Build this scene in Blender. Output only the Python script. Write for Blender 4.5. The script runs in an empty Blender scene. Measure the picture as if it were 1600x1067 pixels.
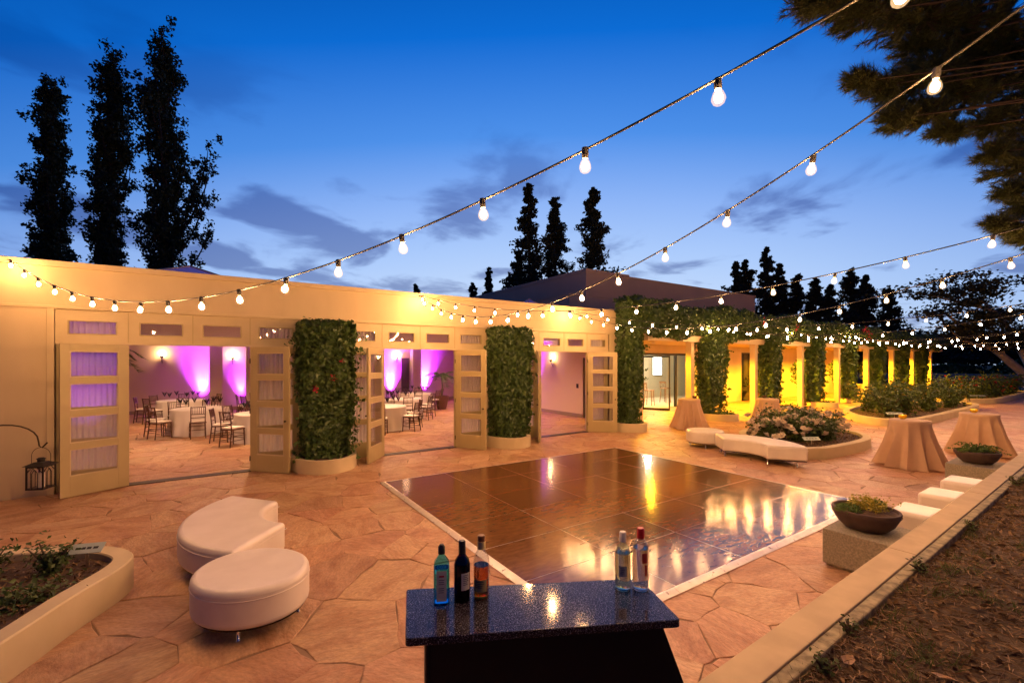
import bpy, math, random
import numpy as np
from mathutils import Vector, Matrix
R = math.radians
random.seed(7); rng = np.random.default_rng(7)
sc = bpy.context.scene
COL = sc.collection
# ------------------------------------------------------------------ camera
YAW = R(33.4); FPX = 700.0; HZ = 565.0; EYE = 2.2
cam = bpy.data.cameras.new('camera'); cam.lens = FPX/1600*36; cam.sensor_width = 36
cam.shift_y = (HZ-533.5)/1600; cam.clip_start = .05; cam.clip_end = 2000
co = bpy.data.objects.new('camera', cam); COL.objects.link(co)
co.location = (0, 0, EYE); co.rotation_euler = (R(90), 0, -YAW); sc.camera = co
_s, _c = math.sin(YAW), math.cos(YAW)
def at(u, v, z=0.0):
    a = u-800; t = (z-EYE)/(HZ-v)
    return ((_s*FPX+_c*a)*t, (_c*FPX-_s*a)*t)
def onY(u, v, Y):
    a = u-800; t = Y/(_c*FPX-_s*a)
    return ((_s*FPX+_c*a)*t, EYE+(HZ-v)*t)
def atD(u, v, D):
    a = u-800; t = D/FPX
    return ((_s*FPX+_c*a)*t, (_c*FPX-_s*a)*t, EYE+(HZ-v)*t)
# ------------------------------------------------------------------ dusk sky
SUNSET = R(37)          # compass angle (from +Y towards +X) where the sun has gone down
w = bpy.data.worlds.new('World'); sc.world = w; w.use_nodes = True
nt = w.node_tree; nt.nodes.clear()
def nn(t, **k):
    n = nt.nodes.new(t)
    for a, b in k.items(): setattr(n, a, b)
    return n
L = lambda a, b: nt.links.new(a, b)
out = nn('ShaderNodeOutputWorld'); bg = nn('ShaderNodeBackground'); L(bg.outputs[0], out.inputs[0])
tc = nn('ShaderNodeTexCoord'); nrm = nn('ShaderNodeVectorMath', operation='NORMALIZE'); L(tc.outputs['Generated'], nrm.inputs[0])
sep = nn('ShaderNodeSeparateXYZ'); L(nrm.outputs[0], sep.inputs[0])
ramp = nn('ShaderNodeValToRGB')
# the afterglow: away from the sunset the pale horizon sinks and the deep blue comes lower
def mth(op, a, b=None, c=None):
    n = nn('ShaderNodeMath', operation=op)
    for i, q in enumerate((a, b, c)):
        if q is None: continue
        if isinstance(q, (int, float)): n.inputs[i].default_value = q
        else: L(q, n.inputs[i])
    return n.outputs[0]
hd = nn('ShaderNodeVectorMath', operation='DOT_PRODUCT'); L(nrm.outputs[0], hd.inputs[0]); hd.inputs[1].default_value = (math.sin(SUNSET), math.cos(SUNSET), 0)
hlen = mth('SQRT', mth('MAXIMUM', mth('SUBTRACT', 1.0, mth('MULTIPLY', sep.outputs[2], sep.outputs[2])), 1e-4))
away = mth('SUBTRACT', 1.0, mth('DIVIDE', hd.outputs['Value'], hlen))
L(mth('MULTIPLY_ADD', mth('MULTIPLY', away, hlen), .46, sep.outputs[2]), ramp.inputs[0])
e = ramp.color_ramp.elements
SKY = [(0.0, (.50, .60, .80)), (.06, (.56, .68, .90)), (.15, (.53, .68, .94)), (.24, (.40, .58, .94)), (.33, (.27, .455, .90)), (.45, (.075, .275, .80)), (.59, (.004, .15, .66)), (.72, (.001, .075, .40)), (1.0, (.001, .02, .15))]
e[0].position, e[1].position = SKY[0][0], SKY[-1][0]
e[0].color = (*SKY[0][1], 1); e[1].color = (*SKY[-1][1], 1)
for p_, c_ in SKY[1:-1]:
    q = e.new(p_); q.color = (*c_, 1)
# brighter towards the afterglow
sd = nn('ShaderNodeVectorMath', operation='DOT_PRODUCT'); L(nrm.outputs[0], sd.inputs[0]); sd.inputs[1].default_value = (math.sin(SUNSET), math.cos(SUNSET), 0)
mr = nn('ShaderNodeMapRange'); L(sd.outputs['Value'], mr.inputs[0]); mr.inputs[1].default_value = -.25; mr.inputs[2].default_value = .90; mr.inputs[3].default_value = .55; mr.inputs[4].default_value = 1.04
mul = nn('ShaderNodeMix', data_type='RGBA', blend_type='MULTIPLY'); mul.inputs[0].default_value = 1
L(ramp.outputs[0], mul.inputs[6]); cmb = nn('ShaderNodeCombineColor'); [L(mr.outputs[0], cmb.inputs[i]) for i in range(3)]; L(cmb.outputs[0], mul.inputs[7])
# dusk clouds on a flat layer
za = nn('ShaderNodeMath', operation='ADD'); L(sep.outputs[2], za.inputs[0]); za.inputs[1].default_value = .12
dx = nn('ShaderNodeMath', operation='DIVIDE'); L(sep.outputs[0], dx.inputs[0]); L(za.outputs[0], dx.inputs[1])
dy = nn('ShaderNodeMath', operation='DIVIDE'); L(sep.outputs[1], dy.inputs[0]); L(za.outputs[0], dy.inputs[1])
cv = nn('ShaderNodeCombineXYZ'); L(dx.outputs[0], cv.inputs[0]); L(dy.outputs[0], cv.inputs[1]); cv.inputs[2].default_value = 167.2
nz = nn('ShaderNodeTexNoise'); L(cv.outputs[0], nz.inputs['Vector']); nz.inputs['Scale'].default_value = 1.7; nz.inputs['Detail'].default_value = 6; nz.inputs['Roughness'].default_value = .5; nz.inputs['Distortion'].default_value = .3
cr = nn('ShaderNodeMapRange', interpolation_type='SMOOTHSTEP'); L(nz.outputs[0], cr.inputs[0]); cr.inputs[1].default_value = .51; cr.inputs[2].default_value = .64; cr.inputs[3].default_value = 0; cr.inputs[4].default_value = .9
fade = nn('ShaderNodeMapRange', interpolation_type='SMOOTHSTEP'); L(sep.outputs[2], fade.inputs[0]); fade.inputs[1].default_value = .28; fade.inputs[2].default_value = .55; fade.inputs[3].default_value = 1; fade.inputs[4].default_value = .25
cm = nn('ShaderNodeMath', operation='MULTIPLY'); L(cr.outputs[0], cm.inputs[0]); L(fade.outputs[0], cm.inputs[1])
mixc = nn('ShaderNodeMix', data_type='RGBA'); L(cm.outputs[0], mixc.inputs[0]); L(mul.outputs[2], mixc.inputs[6])
ccol = nn('ShaderNodeMix', data_type='RGBA', blend_type='MULTIPLY'); ccol.inputs[0].default_value = 1; L(mul.outputs[2], ccol.inputs[6]); ccol.inputs[7].default_value = (.40, .42, .55, 1)
L(ccol.outputs[2], mixc.inputs[7])
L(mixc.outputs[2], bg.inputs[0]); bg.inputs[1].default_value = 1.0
sc.view_settings.view_transform = 'Standard'; sc.view_settings.look = 'None'; sc.view_settings.exposure = 0; sc.view_settings.gamma = 1
sc.render.engine = 'CYCLES'
sc.cycles.max_bounces = 7; sc.cycles.diffuse_bounces = 3; sc.cycles.glossy_bounces = 4; sc.cycles.transmission_bounces = 8; sc.cycles.transparent_max_bounces = 12
sc.cycles.caustics_reflective = False; sc.cycles.caustics_refractive = False; sc.cycles.sample_clamp_indirect = 6
# light levels
BULB = 1750.0; BULBC = (1.0, .495, .18)
# ------------------------------------------------------------------ materials
MATS = {}
def M(name, base, rough=.6, metal=0.0, var=None, scale=4.0, detail=5, bump=0.0, bscale=40.0, spec=.5, stretch=(1, 1, 1), island=False, transl=0.0, coat=0.0, emit=None, es=0.0, world=False, lo=.35, hi=.65, dist=0.0, rvar=0.0):
    m = bpy.data.materials.new(name); m.use_nodes = True; t = m.node_tree; n = t.nodes; l = t.links
    b = n['Principled BSDF']; b.inputs['Roughness'].default_value = rough; b.inputs['Metallic'].default_value = metal
    b.inputs['Base Color'].default_value = (*base, 1); b.inputs['Specular IOR Level'].default_value = spec; b.inputs['Coat Weight'].default_value = coat; b.inputs['Coat Roughness'].default_value = .05
    if emit: b.inputs['Emission Color'].default_value = (*emit, 1); b.inputs['Emission Strength'].default_value = es
    vec = None
    if var is not None or bump or rvar:
        if world: src = n.new('ShaderNodeNewGeometry').outputs['Position']
        else: src = n.new('ShaderNodeTexCoord').outputs['Object']
        oi = n.new('ShaderNodeObjectInfo'); sh = n.new('ShaderNodeMath'); sh.operation = 'MULTIPLY'; sh.inputs[1].default_value = 37.0; l.new(oi.outputs['Random'], sh.inputs[0])
        mp = n.new('ShaderNodeMapping'); mp.inputs['Scale'].default_value = stretch; l.new(src, mp.inputs[0])
        ad = n.new('ShaderNodeVectorMath'); ad.operation = 'ADD'; l.new(mp.outputs[0], ad.inputs[0]); l.new(sh.outputs[0], ad.inputs[1]); vec = ad.outputs[0]
    if var is not None:
        if island:
            f = n.new('ShaderNodeNewGeometry').outputs['Random Per Island']
        else:
            z = n.new('ShaderNodeTexNoise'); z.inputs['Scale'].default_value = scale; z.inputs['Detail'].default_value = detail; z.inputs['Distortion'].default_value = dist; l.new(vec, z.inputs['Vector'])
            k = n.new('ShaderNodeMapRange'); k.inputs[1].default_value = lo; k.inputs[2].default_value = hi; l.new(z.outputs[0], k.inputs[0]); f = k.outputs[0]
        x = n.new('ShaderNodeMix'); x.data_type = 'RGBA'; x.inputs[6].default_value = (*base, 1); x.inputs[7].default_value = (*var, 1); l.new(f, x.inputs[0]); l.new(x.outputs[2], b.inputs['Base Color'])
        colout = x.outputs[2]
    else: colout = None
    if rvar:
        z = n.new('ShaderNodeTexNoise'); z.inputs['Scale'].default_value = scale*1.7; z.inputs['Detail'].default_value = 4; l.new(vec, z.inputs['Vector'])
        k = n.new('ShaderNodeMapRange'); k.inputs[1].default_value = .3; k.inputs[2].default_value = .7; k.inputs[3].default_value = rough-rvar; k.inputs[4].default_value = rough+rvar; l.new(z.outputs[0], k.inputs[0]); l.new(k.outputs[0], b.inputs['Roughness'])
    if bump:
        z = n.new('ShaderNodeTexNoise'); z.inputs['Scale'].default_value = bscale; z.inputs['Detail'].default_value = 6; l.new(vec, z.inputs['Vector'])
        u = n.new('ShaderNodeBump'); u.inputs['Strength'].default_value = min(1, bump*10); u.inputs['Distance'].default_value = bump; l.new(z.outputs[0], u.inputs['Height']); l.new(u.outputs[0], b.inputs['Normal'])
    if transl:
        tr = n.new('ShaderNodeBsdfTranslucent'); mx = n.new('ShaderNodeMixShader'); mx.inputs[0].default_value = transl
        if colout: l.new(colout, tr.inputs[0])
        else: tr.inputs[0].default_value = (*base, 1)
        l.new(b.outputs[0], mx.inputs[1]); l.new(tr.outputs[0], mx.inputs[2]); l.new(mx.outputs[0], n['Material Output'].inputs[0])
    MATS[name] = m; return m
def pane_glass(name, tint=(1, 1, 1), refl=.06):
    m = bpy.data.materials.new(name); m.use_nodes = True; t = m.node_tree; n = t.nodes; l = t.links
    n.remove(n['Principled BSDF'])
    a = n.new('ShaderNodeBsdfTransparent'); a.inputs[0].default_value = (*tint, 1)
    g = n.new('ShaderNodeBsdfGlossy'); g.inputs['Roughness'].default_value = .02
    f = n.new('ShaderNodeLayerWeight'); f.inputs[0].default_value = .5
    p = n.new('ShaderNodeMath'); p.operation = 'POWER'; p.inputs[1].default_value = 5; l.new(f.outputs['Facing'], p.inputs[0])
    k = n.new('ShaderNodeMath'); k.operation = 'MULTIPLY_ADD'; k.inputs[1].default_value = .9; k.inputs[2].default_value = refl; l.new(p.outputs[0], k.inputs[0])
    x = n.new('ShaderNodeMixShader'); l.new(k.outputs[0], x.inputs[0]); l.new(a.outputs[0], x.inputs[1]); l.new(g.outputs[0], x.inputs[2]); l.new(x.outputs[0], n['Material Output'].inputs[0])
    MATS[name] = m; return m
def emitter(name, c, s):
    m = bpy.data.materials.new(name); m.use_nodes = True; n = m.node_tree.nodes; n.remove(n['Principled BSDF'])
    q = n.new('ShaderNodeEmission'); q.inputs[0].default_value = (*c, 1); q.inputs[1].default_value = s; m.node_tree.links.new(q.outputs[0], n['Material Output'].inputs[0])
    MATS[name] = m; return m
def liquid(name, c, rough=0.0, ior=1.45):
    m = bpy.data.materials.new(name); m.use_nodes = True; b = m.node_tree.nodes['Principled BSDF']
    b.inputs['Base Color'].default_value = (*c, 1); b.inputs['Transmission Weight'].default_value = 1; b.inputs['Roughness'].default_value = rough; b.inputs['IOR'].default_value = ior
    MATS[name] = m; return m
def stone_material(name):
    m = bpy.data.materials.new(name); m.use_nodes = True; t = m.node_tree; n = t.nodes; l = t.links; b = n['Principled BSDF']
    g = n.new('ShaderNodeNewGeometry'); oi = n.new('ShaderNodeObjectInfo')
    a = n.new('ShaderNodeMath'); a.operation = 'ADD'; l.new(g.outputs['Random Per Island'], a.inputs[0]); l.new(oi.outputs['Random'], a.inputs[1])
    fr = n.new('ShaderNodeMath'); fr.operation = 'FRACT'; l.new(a.outputs[0], fr.inputs[0])
    r = n.new('ShaderNodeValToRGB'); l.new(fr.outputs[0], r.inputs[0]); e = r.color_ramp.elements
    cols = [(.48, .275, .15), (.42, .22, .125), (.52, .33, .185), (.48, .255, .155), (.44, .285, .15), (.51, .30, .17), (.39, .225, .13), (.54, .345, .21)]
    e[0].position = 0; e[0].color = (*cols[0], 1); e[1].position = 1; e[1].color = (*cols[-1], 1)
    for i, c in enumerate(cols[1:-1]): e.new((i+1)/7).color = (*c, 1)
    sh = n.new('ShaderNodeMath'); sh.operation = 'MULTIPLY'; sh.inputs[1].default_value = 61; l.new(fr.outputs[0], sh.inputs[0])
    rot = n.new('ShaderNodeVectorRotate'); rot.rotation_type = 'Z_AXIS'; l.new(g.outputs['Position'], rot.inputs['Vector']); l.new(sh.outputs[0], rot.inputs['Angle'])
    mp = n.new('ShaderNodeMapping'); mp.inputs['Scale'].default_value = (.8, 1.6, 1); l.new(rot.outputs[0], mp.inputs[0])
    ad = n.new('ShaderNodeVectorMath'); ad.operation = 'ADD'; l.new(mp.outputs[0], ad.inputs[0]); l.new(sh.outputs[0], ad.inputs[1])
    z = n.new('ShaderNodeTexNoise'); z.inputs['Scale'].default_value = 2.2; z.inputs['Detail'].default_value = 8; z.inputs['Roughness'].default_value = .62; z.inputs['Distortion'].default_value = .8; l.new(ad.outputs[0], z.inputs['Vector'])
    k = n.new('ShaderNodeValToRGB'); l.new(z.outputs[0], k.inputs[0]); q = k.color_ramp.elements
    q[0].position = .28; q[0].color = (.70, .58, .52, 1); q[1].position = .74; q[1].color = (1.22, 1.24, 1.2, 1); q.new(.5).color = (1, .98, .96, 1); q.new(.43).color = (.88, .78, .72, 1)
    x = n.new('ShaderNodeMix'); x.data_type = 'RGBA'; x.blend_type = 'MULTIPLY'; x.inputs[0].default_value = 1; l.new(r.outputs[0], x.inputs[6]); l.new(k.outputs[0], x.inputs[7]); l.new(x.outputs[2], b.inputs['Base Color'])
    z3 = n.new('ShaderNodeTexNoise'); z3.inputs['Scale'].default_value = 26; z3.inputs['Detail'].default_value = 6; l.new(ad.outputs[0], z3.inputs['Vector'])
    k3 = n.new('ShaderNodeMapRange'); k3.inputs[1].default_value = .3; k3.inputs[2].default_value = .7; k3.inputs[3].default_value = .8; k3.inputs[4].default_value = 1.16; l.new(z3.outputs[0], k3.inputs[0])
    x3 = n.new('ShaderNodeVectorMath'); x3.operation = 'SCALE'; l.new(x.outputs[2], x3.inputs[0]); l.new(k3.outputs[0], x3.inputs['Scale']); l.new(x3.outputs[0], b.inputs['Base Color'])
    b.inputs['Roughness'].default_value = .46; b.inputs['Specular IOR Level'].default_value = .4
    z2 = n.new('ShaderNodeTexNoise'); z2.inputs['Scale'].default_value = 9; z2.inputs['Detail'].default_value = 10; z2.inputs['Roughness'].default_value = .65; l.new(ad.outputs[0], z2.inputs['Vector'])
    u = n.new('ShaderNodeBump'); u.inputs['Strength'].default_value = .8; u.inputs['Distance'].default_value = .03; l.new(z2.outputs[0], u.inputs['Height']); l.new(u.outputs[0], b.inputs['Normal'])
    MATS[name] = m; return m
stone_material('flagstone')
M('mortar', (.31, .20, .12), .9, var=(.19, .12, .075), scale=3, world=True, bump=.004)
M('stucco', (.61, .485, .31), .85, var=(.52, .41, .255), scale=1.6, detail=10, bump=.008, bscale=40, world=True, lo=.3, hi=.75, stretch=(1.2, 1.2, .4))
M('door_paint', (.42, .335, .17), .45, var=(.39, .31, .155), scale=3, world=True)
M('trim_paint', (.57, .46, .28), .55, var=(.53, .42, .25), scale=3, world=True)
M('taupe', (.60, .42, .32), .9, var=(.55, .385, .29), scale=.6, world=True)
M('concrete', (.50, .42, .30), .85, var=(.40, .34, .245), scale=9, world=True, bump=.004, bscale=70)
M('cap_concrete', (.54, .42, .25), .85, var=(.46, .355, .215), scale=5, detail=9, world=True, bump=.006, bscale=90)
M('dirty_concrete', (.40, .34, .20), .9, var=(.17, .14, .08), scale=14, world=True, bump=.012, bscale=40)
M('aggregate', (.36, .32, .24), .9, var=(.22, .20, .15), scale=60, world=True, bump=.008, bscale=90)
M('planter', (.56, .46, .29), .8, var=(.50, .41, .25), scale=3, world=True, bump=.003)
M('soil', (.055, .03, .018), .95, var=(.10, .055, .03), scale=12, world=True, bump=.05, bscale=18)
M('bank_soil', (.045, .029, .014), .95, var=(.095, .06, .028), scale=5, detail=9, world=True, bump=.06, bscale=14)
M('asphalt', (.045, .045, .05), .95, var=(.06, .06, .065), scale=3, world=True, spec=.05)
M('lawn', (.10, .11, .03), .95, spec=.05, var=(.09, .10, .03), scale=2, world=True)
M('far_ground', (.05, .045, .035), .95, spec=.05, var=(.07, .06, .045), scale=.5, world=True)
M('kerb', (.35, .33, .30), .9)
M('leather', (.70, .64, .58), .36, var=(.63, .57, .51), scale=3.5, detail=8, bump=.009, bscale=7)
M('steel', (.7, .68, .64), .22, 1.0)
M('black_metal', (.02, .017, .015), .45, .3)
M('bronze', (.05, .035, .025), .5, .6)
M('cable', (.015, .014, .013), .5)
M('socket', (.03, .028, .026), .5)
emitter('bulb_glow', BULBC, BULB)
def envelope():
    m = bpy.data.materials.new('bulb_envelope'); m.use_nodes = True; n = m.node_tree.nodes; l = m.node_tree.links; n.remove(n['Principled BSDF'])
    a = n.new('ShaderNodeBsdfTransparent'); q = n.new('ShaderNodeEmission'); q.inputs[0].default_value = (1, .62, .30, 1); q.inputs[1].default_value = 2.6
    x = n.new('ShaderNodeMixShader'); x.inputs[0].default_value = .2; l.new(a.outputs[0], x.inputs[1]); l.new(q.outputs[0], x.inputs[2]); l.new(x.outputs[0], n['Material Output'].inputs[0]); m.cycles.emission_sampling = 'NONE'; MATS['bulb_envelope'] = m
envelope()
M('vine_leaf', (.025, .062, .011), .42, var=(.10, .155, .034), island=True, transl=.25)
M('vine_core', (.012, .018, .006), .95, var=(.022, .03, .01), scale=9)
M('stem', (.10, .065, .04), .85, var=(.06, .04, .025), scale=12)
M('bougainvillea', (.45, .02, .05), .6, transl=.3)
M('poplar_leaf', (.030, .042, .016), .6, var=(.05, .065, .025), island=True, transl=.1)
M('conifer_leaf', (.032, .042, .020), .7, var=(.06, .065, .03), island=True, transl=.1)
M('pine_needle', (.042, .055, .014), .55, var=(.085, .10, .026), island=True, transl=.2)
M('tree_bark', (.075, .05, .036), .9, var=(.04, .027, .02), scale=6, bump=.03, bscale=9)
M('pale_bark', (.62, .50, .38), .85, var=(.48, .38, .28), scale=3, bump=.02, bscale=6)
M('rose_leaf', (.035, .07, .014), .5, var=(.10, .14, .035), island=True, transl=.25)
M('white_rose', (.78, .70, .58), .6, var=(.74, .60, .48), scale=8, transl=.2)
M('red_rose', (.40, .03, .02), .6, transl=.2)
M('yellow_flower', (.5, .36, .03), .6, var=(.28, .30, .05), island=True, transl=.25)
M('moss', (.07, .13, .025), .8, var=(.12, .19, .04), island=True, transl=.2)
M('bowl_clay', (.085, .05, .038), .75, var=(.06, .035, .028), scale=10, bump=.004, bscale=40)
M('peach_linen', (.62, .42, .275), .75, var=(.66, .45, .30), scale=6, transl=.3, bump=.001, bscale=300)
M('white_linen', (.80, .74, .70), .8, transl=.12)
M('chair_wood', (.07, .028, .018), .35, var=(.10, .04, .025), scale=20)
M('cushion', (.78, .72, .66), .8)
M('napkin', (.02, .015, .022), .8)
M('interior_wall', (.70, .55, .44), .85)
M('interior_trim', (.30, .22, .15), .6)
M('dark_wood', (.06, .035, .022), .4)
M('ceiling_white', (.62, .56, .50), .9)
M('curtain', (.70, .64, .62), .8, transl=.45)
M('frame_metal', (.03, .028, .025), .4, .7)
M('cream_room', (.72, .68, .55), .8)
M('stool_wood', (.28, .14, .05), .45)
M('dark_glass', (.012, .012, .014), .06, spec=.6)
emitter('screen', (1.0, .98, .92), 6.0)
emitter('sconce_glow', (1.0, .62, .25), 25.0)
emitter('downlight_warm', (1.0, .66, .33), 12.0)
emitter('downlight_yellow', (1.0, .66, .12), 12.0)
emitter('uplight_lens', (.42, .02, 1.0), 60.0)
emitter('candle_flame', (1.0, .7, .2), 6.0)
emitter('street_glow', (.9, .95, 1.0), 60.0)
M('amber_glass', (.55, .36, .03), .2, transl=.5)
M('dark_votive', (.06, .03, .012), .25)
M('skylight_glow', (.25, .2, .4), .2, emit=(.45, .25, .95), es=.09)  # faint violet emission stands in for hall light coming up through the panes
M('tag_plate', (.45, .52, .46), .4, .2)
M('ink', (.03, .03, .03), .6)
M('red_ink', (.5, .03, .02), .6)
M('paper', (.72, .66, .52), .6)
M('grey_paper', (.55, .53, .42), .6)
M('litter', (.06, .034, .015), .85, var=(.31, .19, .09), island=True)
M('grass', (.05, .08, .015), .6, var=(.11, .14, .04), island=True, transl=.25)
M('dry_leaf', (.34, .20, .09), .7)
M('terracotta_pot', (.12, .06, .03), .7)
M('trim_metal', (.72, .66, .58), .35, .55, var=(.62, .56, .48), scale=9, rvar=.1)
pane_glass('glass')
def wood_floor():
    m = M('parquet', (.11, .043, .015), .14, var=(.19, .082, .03), scale=7, detail=8, dist=.5, lo=.3, hi=.7, spec=.5, stretch=(1, 3, 1))
    t = m.node_tree; n = t.nodes; l = t.links; b = n['Principled BSDF']
    src = b.inputs['Base Color'].links[0].from_socket; oi = n.new('ShaderNodeObjectInfo'); kr = n.new('ShaderNodeMapRange'); kr.inputs[3].default_value = .80; kr.inputs[4].default_value = 1.12; l.new(oi.outputs['Random'], kr.inputs[0])
    sv = n.new('ShaderNodeVectorMath'); sv.operation = 'SCALE'; l.new(src, sv.inputs[0]); l.new(kr.outputs[0], sv.inputs['Scale']); l.new(sv.outputs[0], b.inputs['Base Color'])
    g = n.new('ShaderNodeNewGeometry')
    mp = n.new('ShaderNodeMapping'); mp.inputs['Scale'].default_value = (1, 2.6, 1); mp.inputs['Rotation'].default_value = (0, 0, -YAW*.4); l.new(g.outputs['Position'], mp.inputs[0])
    z = n.new('ShaderNodeTexNoise'); z.inputs['Scale'].default_value = 6.5; z.inputs['Detail'].default_value = 1; l.new(mp.outputs[0], z.inputs['Vector'])
    u = n.new('ShaderNodeBump'); u.inputs['Strength'].default_value = .13; u.inputs['Distance'].default_value = .004; l.new(z.outputs[0], u.inputs['Height']); l.new(u.outputs[0], b.inputs['Normal'])
wood_floor()
def granite():
    m = M('granite', (.010, .011, .028), .10, spec=.35)
    t = m.node_tree; n = t.nodes; l = t.links; b = n['Principled BSDF']; tx = n.new('ShaderNodeTexCoord')
    z = n.new('ShaderNodeTexNoise'); z.inputs['Scale'].default_value = 190; z.inputs['Detail'].default_value = 3; l.new(tx.outputs['Object'], z.inputs['Vector'])
    k = n.new('ShaderNodeValToRGB'); q = k.color_ramp.elements; q[0].position = .45; q[0].color = (.010, .009, .013, 1); q[1].position = .70; q[1].color = (.22, .20, .22, 1); q.new(.55).color = (.03, .027, .036, 1)
    l.new(z.outputs[0], k.inputs[0]); l.new(k.outputs[0], b.inputs['Base Color'])
granite()
M('bar_black', (.006, .005, .006), .5, spec=.25)
pane_glass('gin_glass', (.30, .74, .88), .07); pane_glass('wine_glass', (.22, .07, .05), .06); pane_glass('clear_glass', (.93, .94, .92), .16); pane_glass('green_glass', (.82, .92, .78), .14); liquid('wine', (.03, .006, .004), ior=1.35); liquid('whisky', (.62, .16, .015), ior=1.33); liquid('water_spirit', (.97, .98, .97), ior=1.30); liquid('gin_spirit', (.35, .82, .95), ior=1.30)
M('cap_black', (.012, .012, .013), .4); M('cap_white', (.72, .68, .6), .5); M('cap_red', (.42, .012, .012), .4); M('cap_brown', (.16, .06, .02), .5); M('neck_label', (.62, .50, .22), .5)
M('tan_label', (.42, .32, .13), .6)
# ------------------------------------------------------------------ mesh helpers
class MB:
    def __init__(s): s.v = []; s.f = []
    def add(s, vs, fs):
        o = len(s.v); s.v += [tuple(p) for p in vs]; s.f += [tuple(i+o for i in f) for f in fs]; return s
    def box(s, x0, x1, y0, y1, z0, z1):
        return s.add([(x0, y0, z0), (x1, y0, z0), (x1, y1, z0), (x0, y1, z0), (x0, y0, z1), (x1, y0, z1), (x1, y1, z1), (x0, y1, z1)],
                     [(3, 2, 1, 0), (4, 5, 6, 7), (0, 1, 5, 4), (1, 2, 6, 5), (2, 3, 7, 6), (3, 0, 4, 7)])
    def prism(s, poly, z0, z1, top=None):
        n = len(poly); top = top or poly
        return s.add([(x, y, z0) for x, y in poly]+[(x, y, z1) for x, y in top], [tuple(range(n))[::-1], tuple(range(n, 2*n))]+[(i, (i+1) % n, n+(i+1) % n, n+i) for i in range(n)])
    def lathe(s, prof, n=16, cx=0, cy=0, cap=True):
        vs = []; fs = []
        for r, z in prof: vs += [(cx+r*math.cos(2*math.pi*i/n), cy+r*math.sin(2*math.pi*i/n), z) for i in range(n)]
        for j in range(len(prof)-1):
            fs += [(j*n+i, j*n+(i+1) % n, (j+1)*n+(i+1) % n, (j+1)*n+i) for i in range(n)]
        if cap: fs += [tuple(range(n))[::-1], tuple(range((len(prof)-1)*n, len(prof)*n))]
        return s.add(vs, fs)
    def cyl(s, x, y, z0, z1, r0, r1=None, n=12): return s.lathe([(r0, z0), (r0 if r1 is None else r1, z1)], n, x, y)
    def tube(s, path, r, n=6, cap=True):
        P = [Vector(p) for p in path]; m = len(P); rs = r if isinstance(r, (list, tuple)) else [r]*m
        vs = []; fs = []; ref = None
        for i, p in enumerate(P):
            d = (P[min(i+1, m-1)]-P[max(i-1, 0)]).normalized()
            if ref is None: ref = d.orthogonal().normalized()
            a = (ref-d*ref.dot(d)); a = a.normalized() if a.length > 1e-6 else d.orthogonal().normalized(); ref = a; b = d.cross(a)
            vs += [p+(a*math.cos(2*math.pi*k/n)+b*math.sin(2*math.pi*k/n))*rs[i] for k in range(n)]
        for j in range(m-1): fs += [(j*n+i, j*n+(i+1) % n, (j+1)*n+(i+1) % n, (j+1)*n+i) for i in range(n)]
        if cap: fs += [tuple(range(n))[::-1], tuple(range((m-1)*n, m*n))]
        return s.add(vs, fs)
    def mesh(s, name):
        me = bpy.data.meshes.new(name); me.from_pydata(s.v, [], s.f); me.update(); return me
    def build(s, name, mat, parent=None, smooth=None, bevel=0, seg=2, loc=None, rot=None):
        return link(name, s.mesh(name), mat, parent, smooth, bevel, seg, loc, rot)
def link(name, me, mat, parent=None, smooth=None, bevel=0, seg=2, loc=None, rot=None):
    if mat is not None and not me.materials: me.materials.append(MATS[mat])
    if smooth:
        me.shade_smooth(); me.set_sharp_from_angle(angle=R(smooth))
    o = bpy.data.objects.new(name, me); COL.objects.link(o); o.parent = parent
    if loc is not None: o.location = loc
    if rot is not None: o.rotation_euler = rot
    if bevel:
        b = o.modifiers.new('edge', 'BEVEL'); b.width = bevel; b.segments = seg; b.limit_method = 'ANGLE'; b.angle_limit = R(32)
    return o
def tag(o, label=None, cat=None, group=None, kind=None):
    if label: o['label'] = label
    if cat: o['category'] = cat
    if group: o['group'] = group
    if kind: o['kind'] = kind
    return o
def thing(name, label, cat, loc=(0, 0, 0), rz=0, group=None):
    o = bpy.data.objects.new(name, None); o.empty_display_size = .2; COL.objects.link(o); o.location = loc; o.rotation_euler = (0, 0, rz)
    return tag(o, label, cat, group)
def copy_tree(o, parent=None):
    c = o.copy(); COL.objects.link(c); c.parent = parent
    for ch in list(o.children): copy_tree(ch, c)
    return c
def lamp(name, kind, loc, parent, color, power, size=.05, spot=None, rot=None, blend=.5):
    d = bpy.data.lights.new(name, kind); d.color = color; d.energy = power; d.shadow_soft_size = size
    if kind == 'SPOT': d.spot_size = spot; d.spot_blend = blend
    o = bpy.data.objects.new(name, d); COL.objects.link(o); o.parent = parent; o.location = loc
    if rot: o.rotation_euler = rot
    return o
def np_mesh(name, V, F):
    """V (n,3), F (m,k) arrays"""
    me = bpy.data.meshes.new(name); V = np.asarray(V, dtype=np.float32); F = np.asarray(F, dtype=np.int32); k = F.shape[1]
    me.vertices.add(len(V)); me.vertices.foreach_set('co', V.ravel()); me.loops.add(F.size); me.loops.foreach_set('vertex_index', F.ravel())
    me.polygons.add(len(F)); me.polygons.foreach_set('loop_start', np.arange(0, F.size, k, dtype=np.int32)); me.polygons.foreach_set('loop_total', np.full(len(F), k, dtype=np.int32))
    me.update(calc_edges=True); return me
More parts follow.
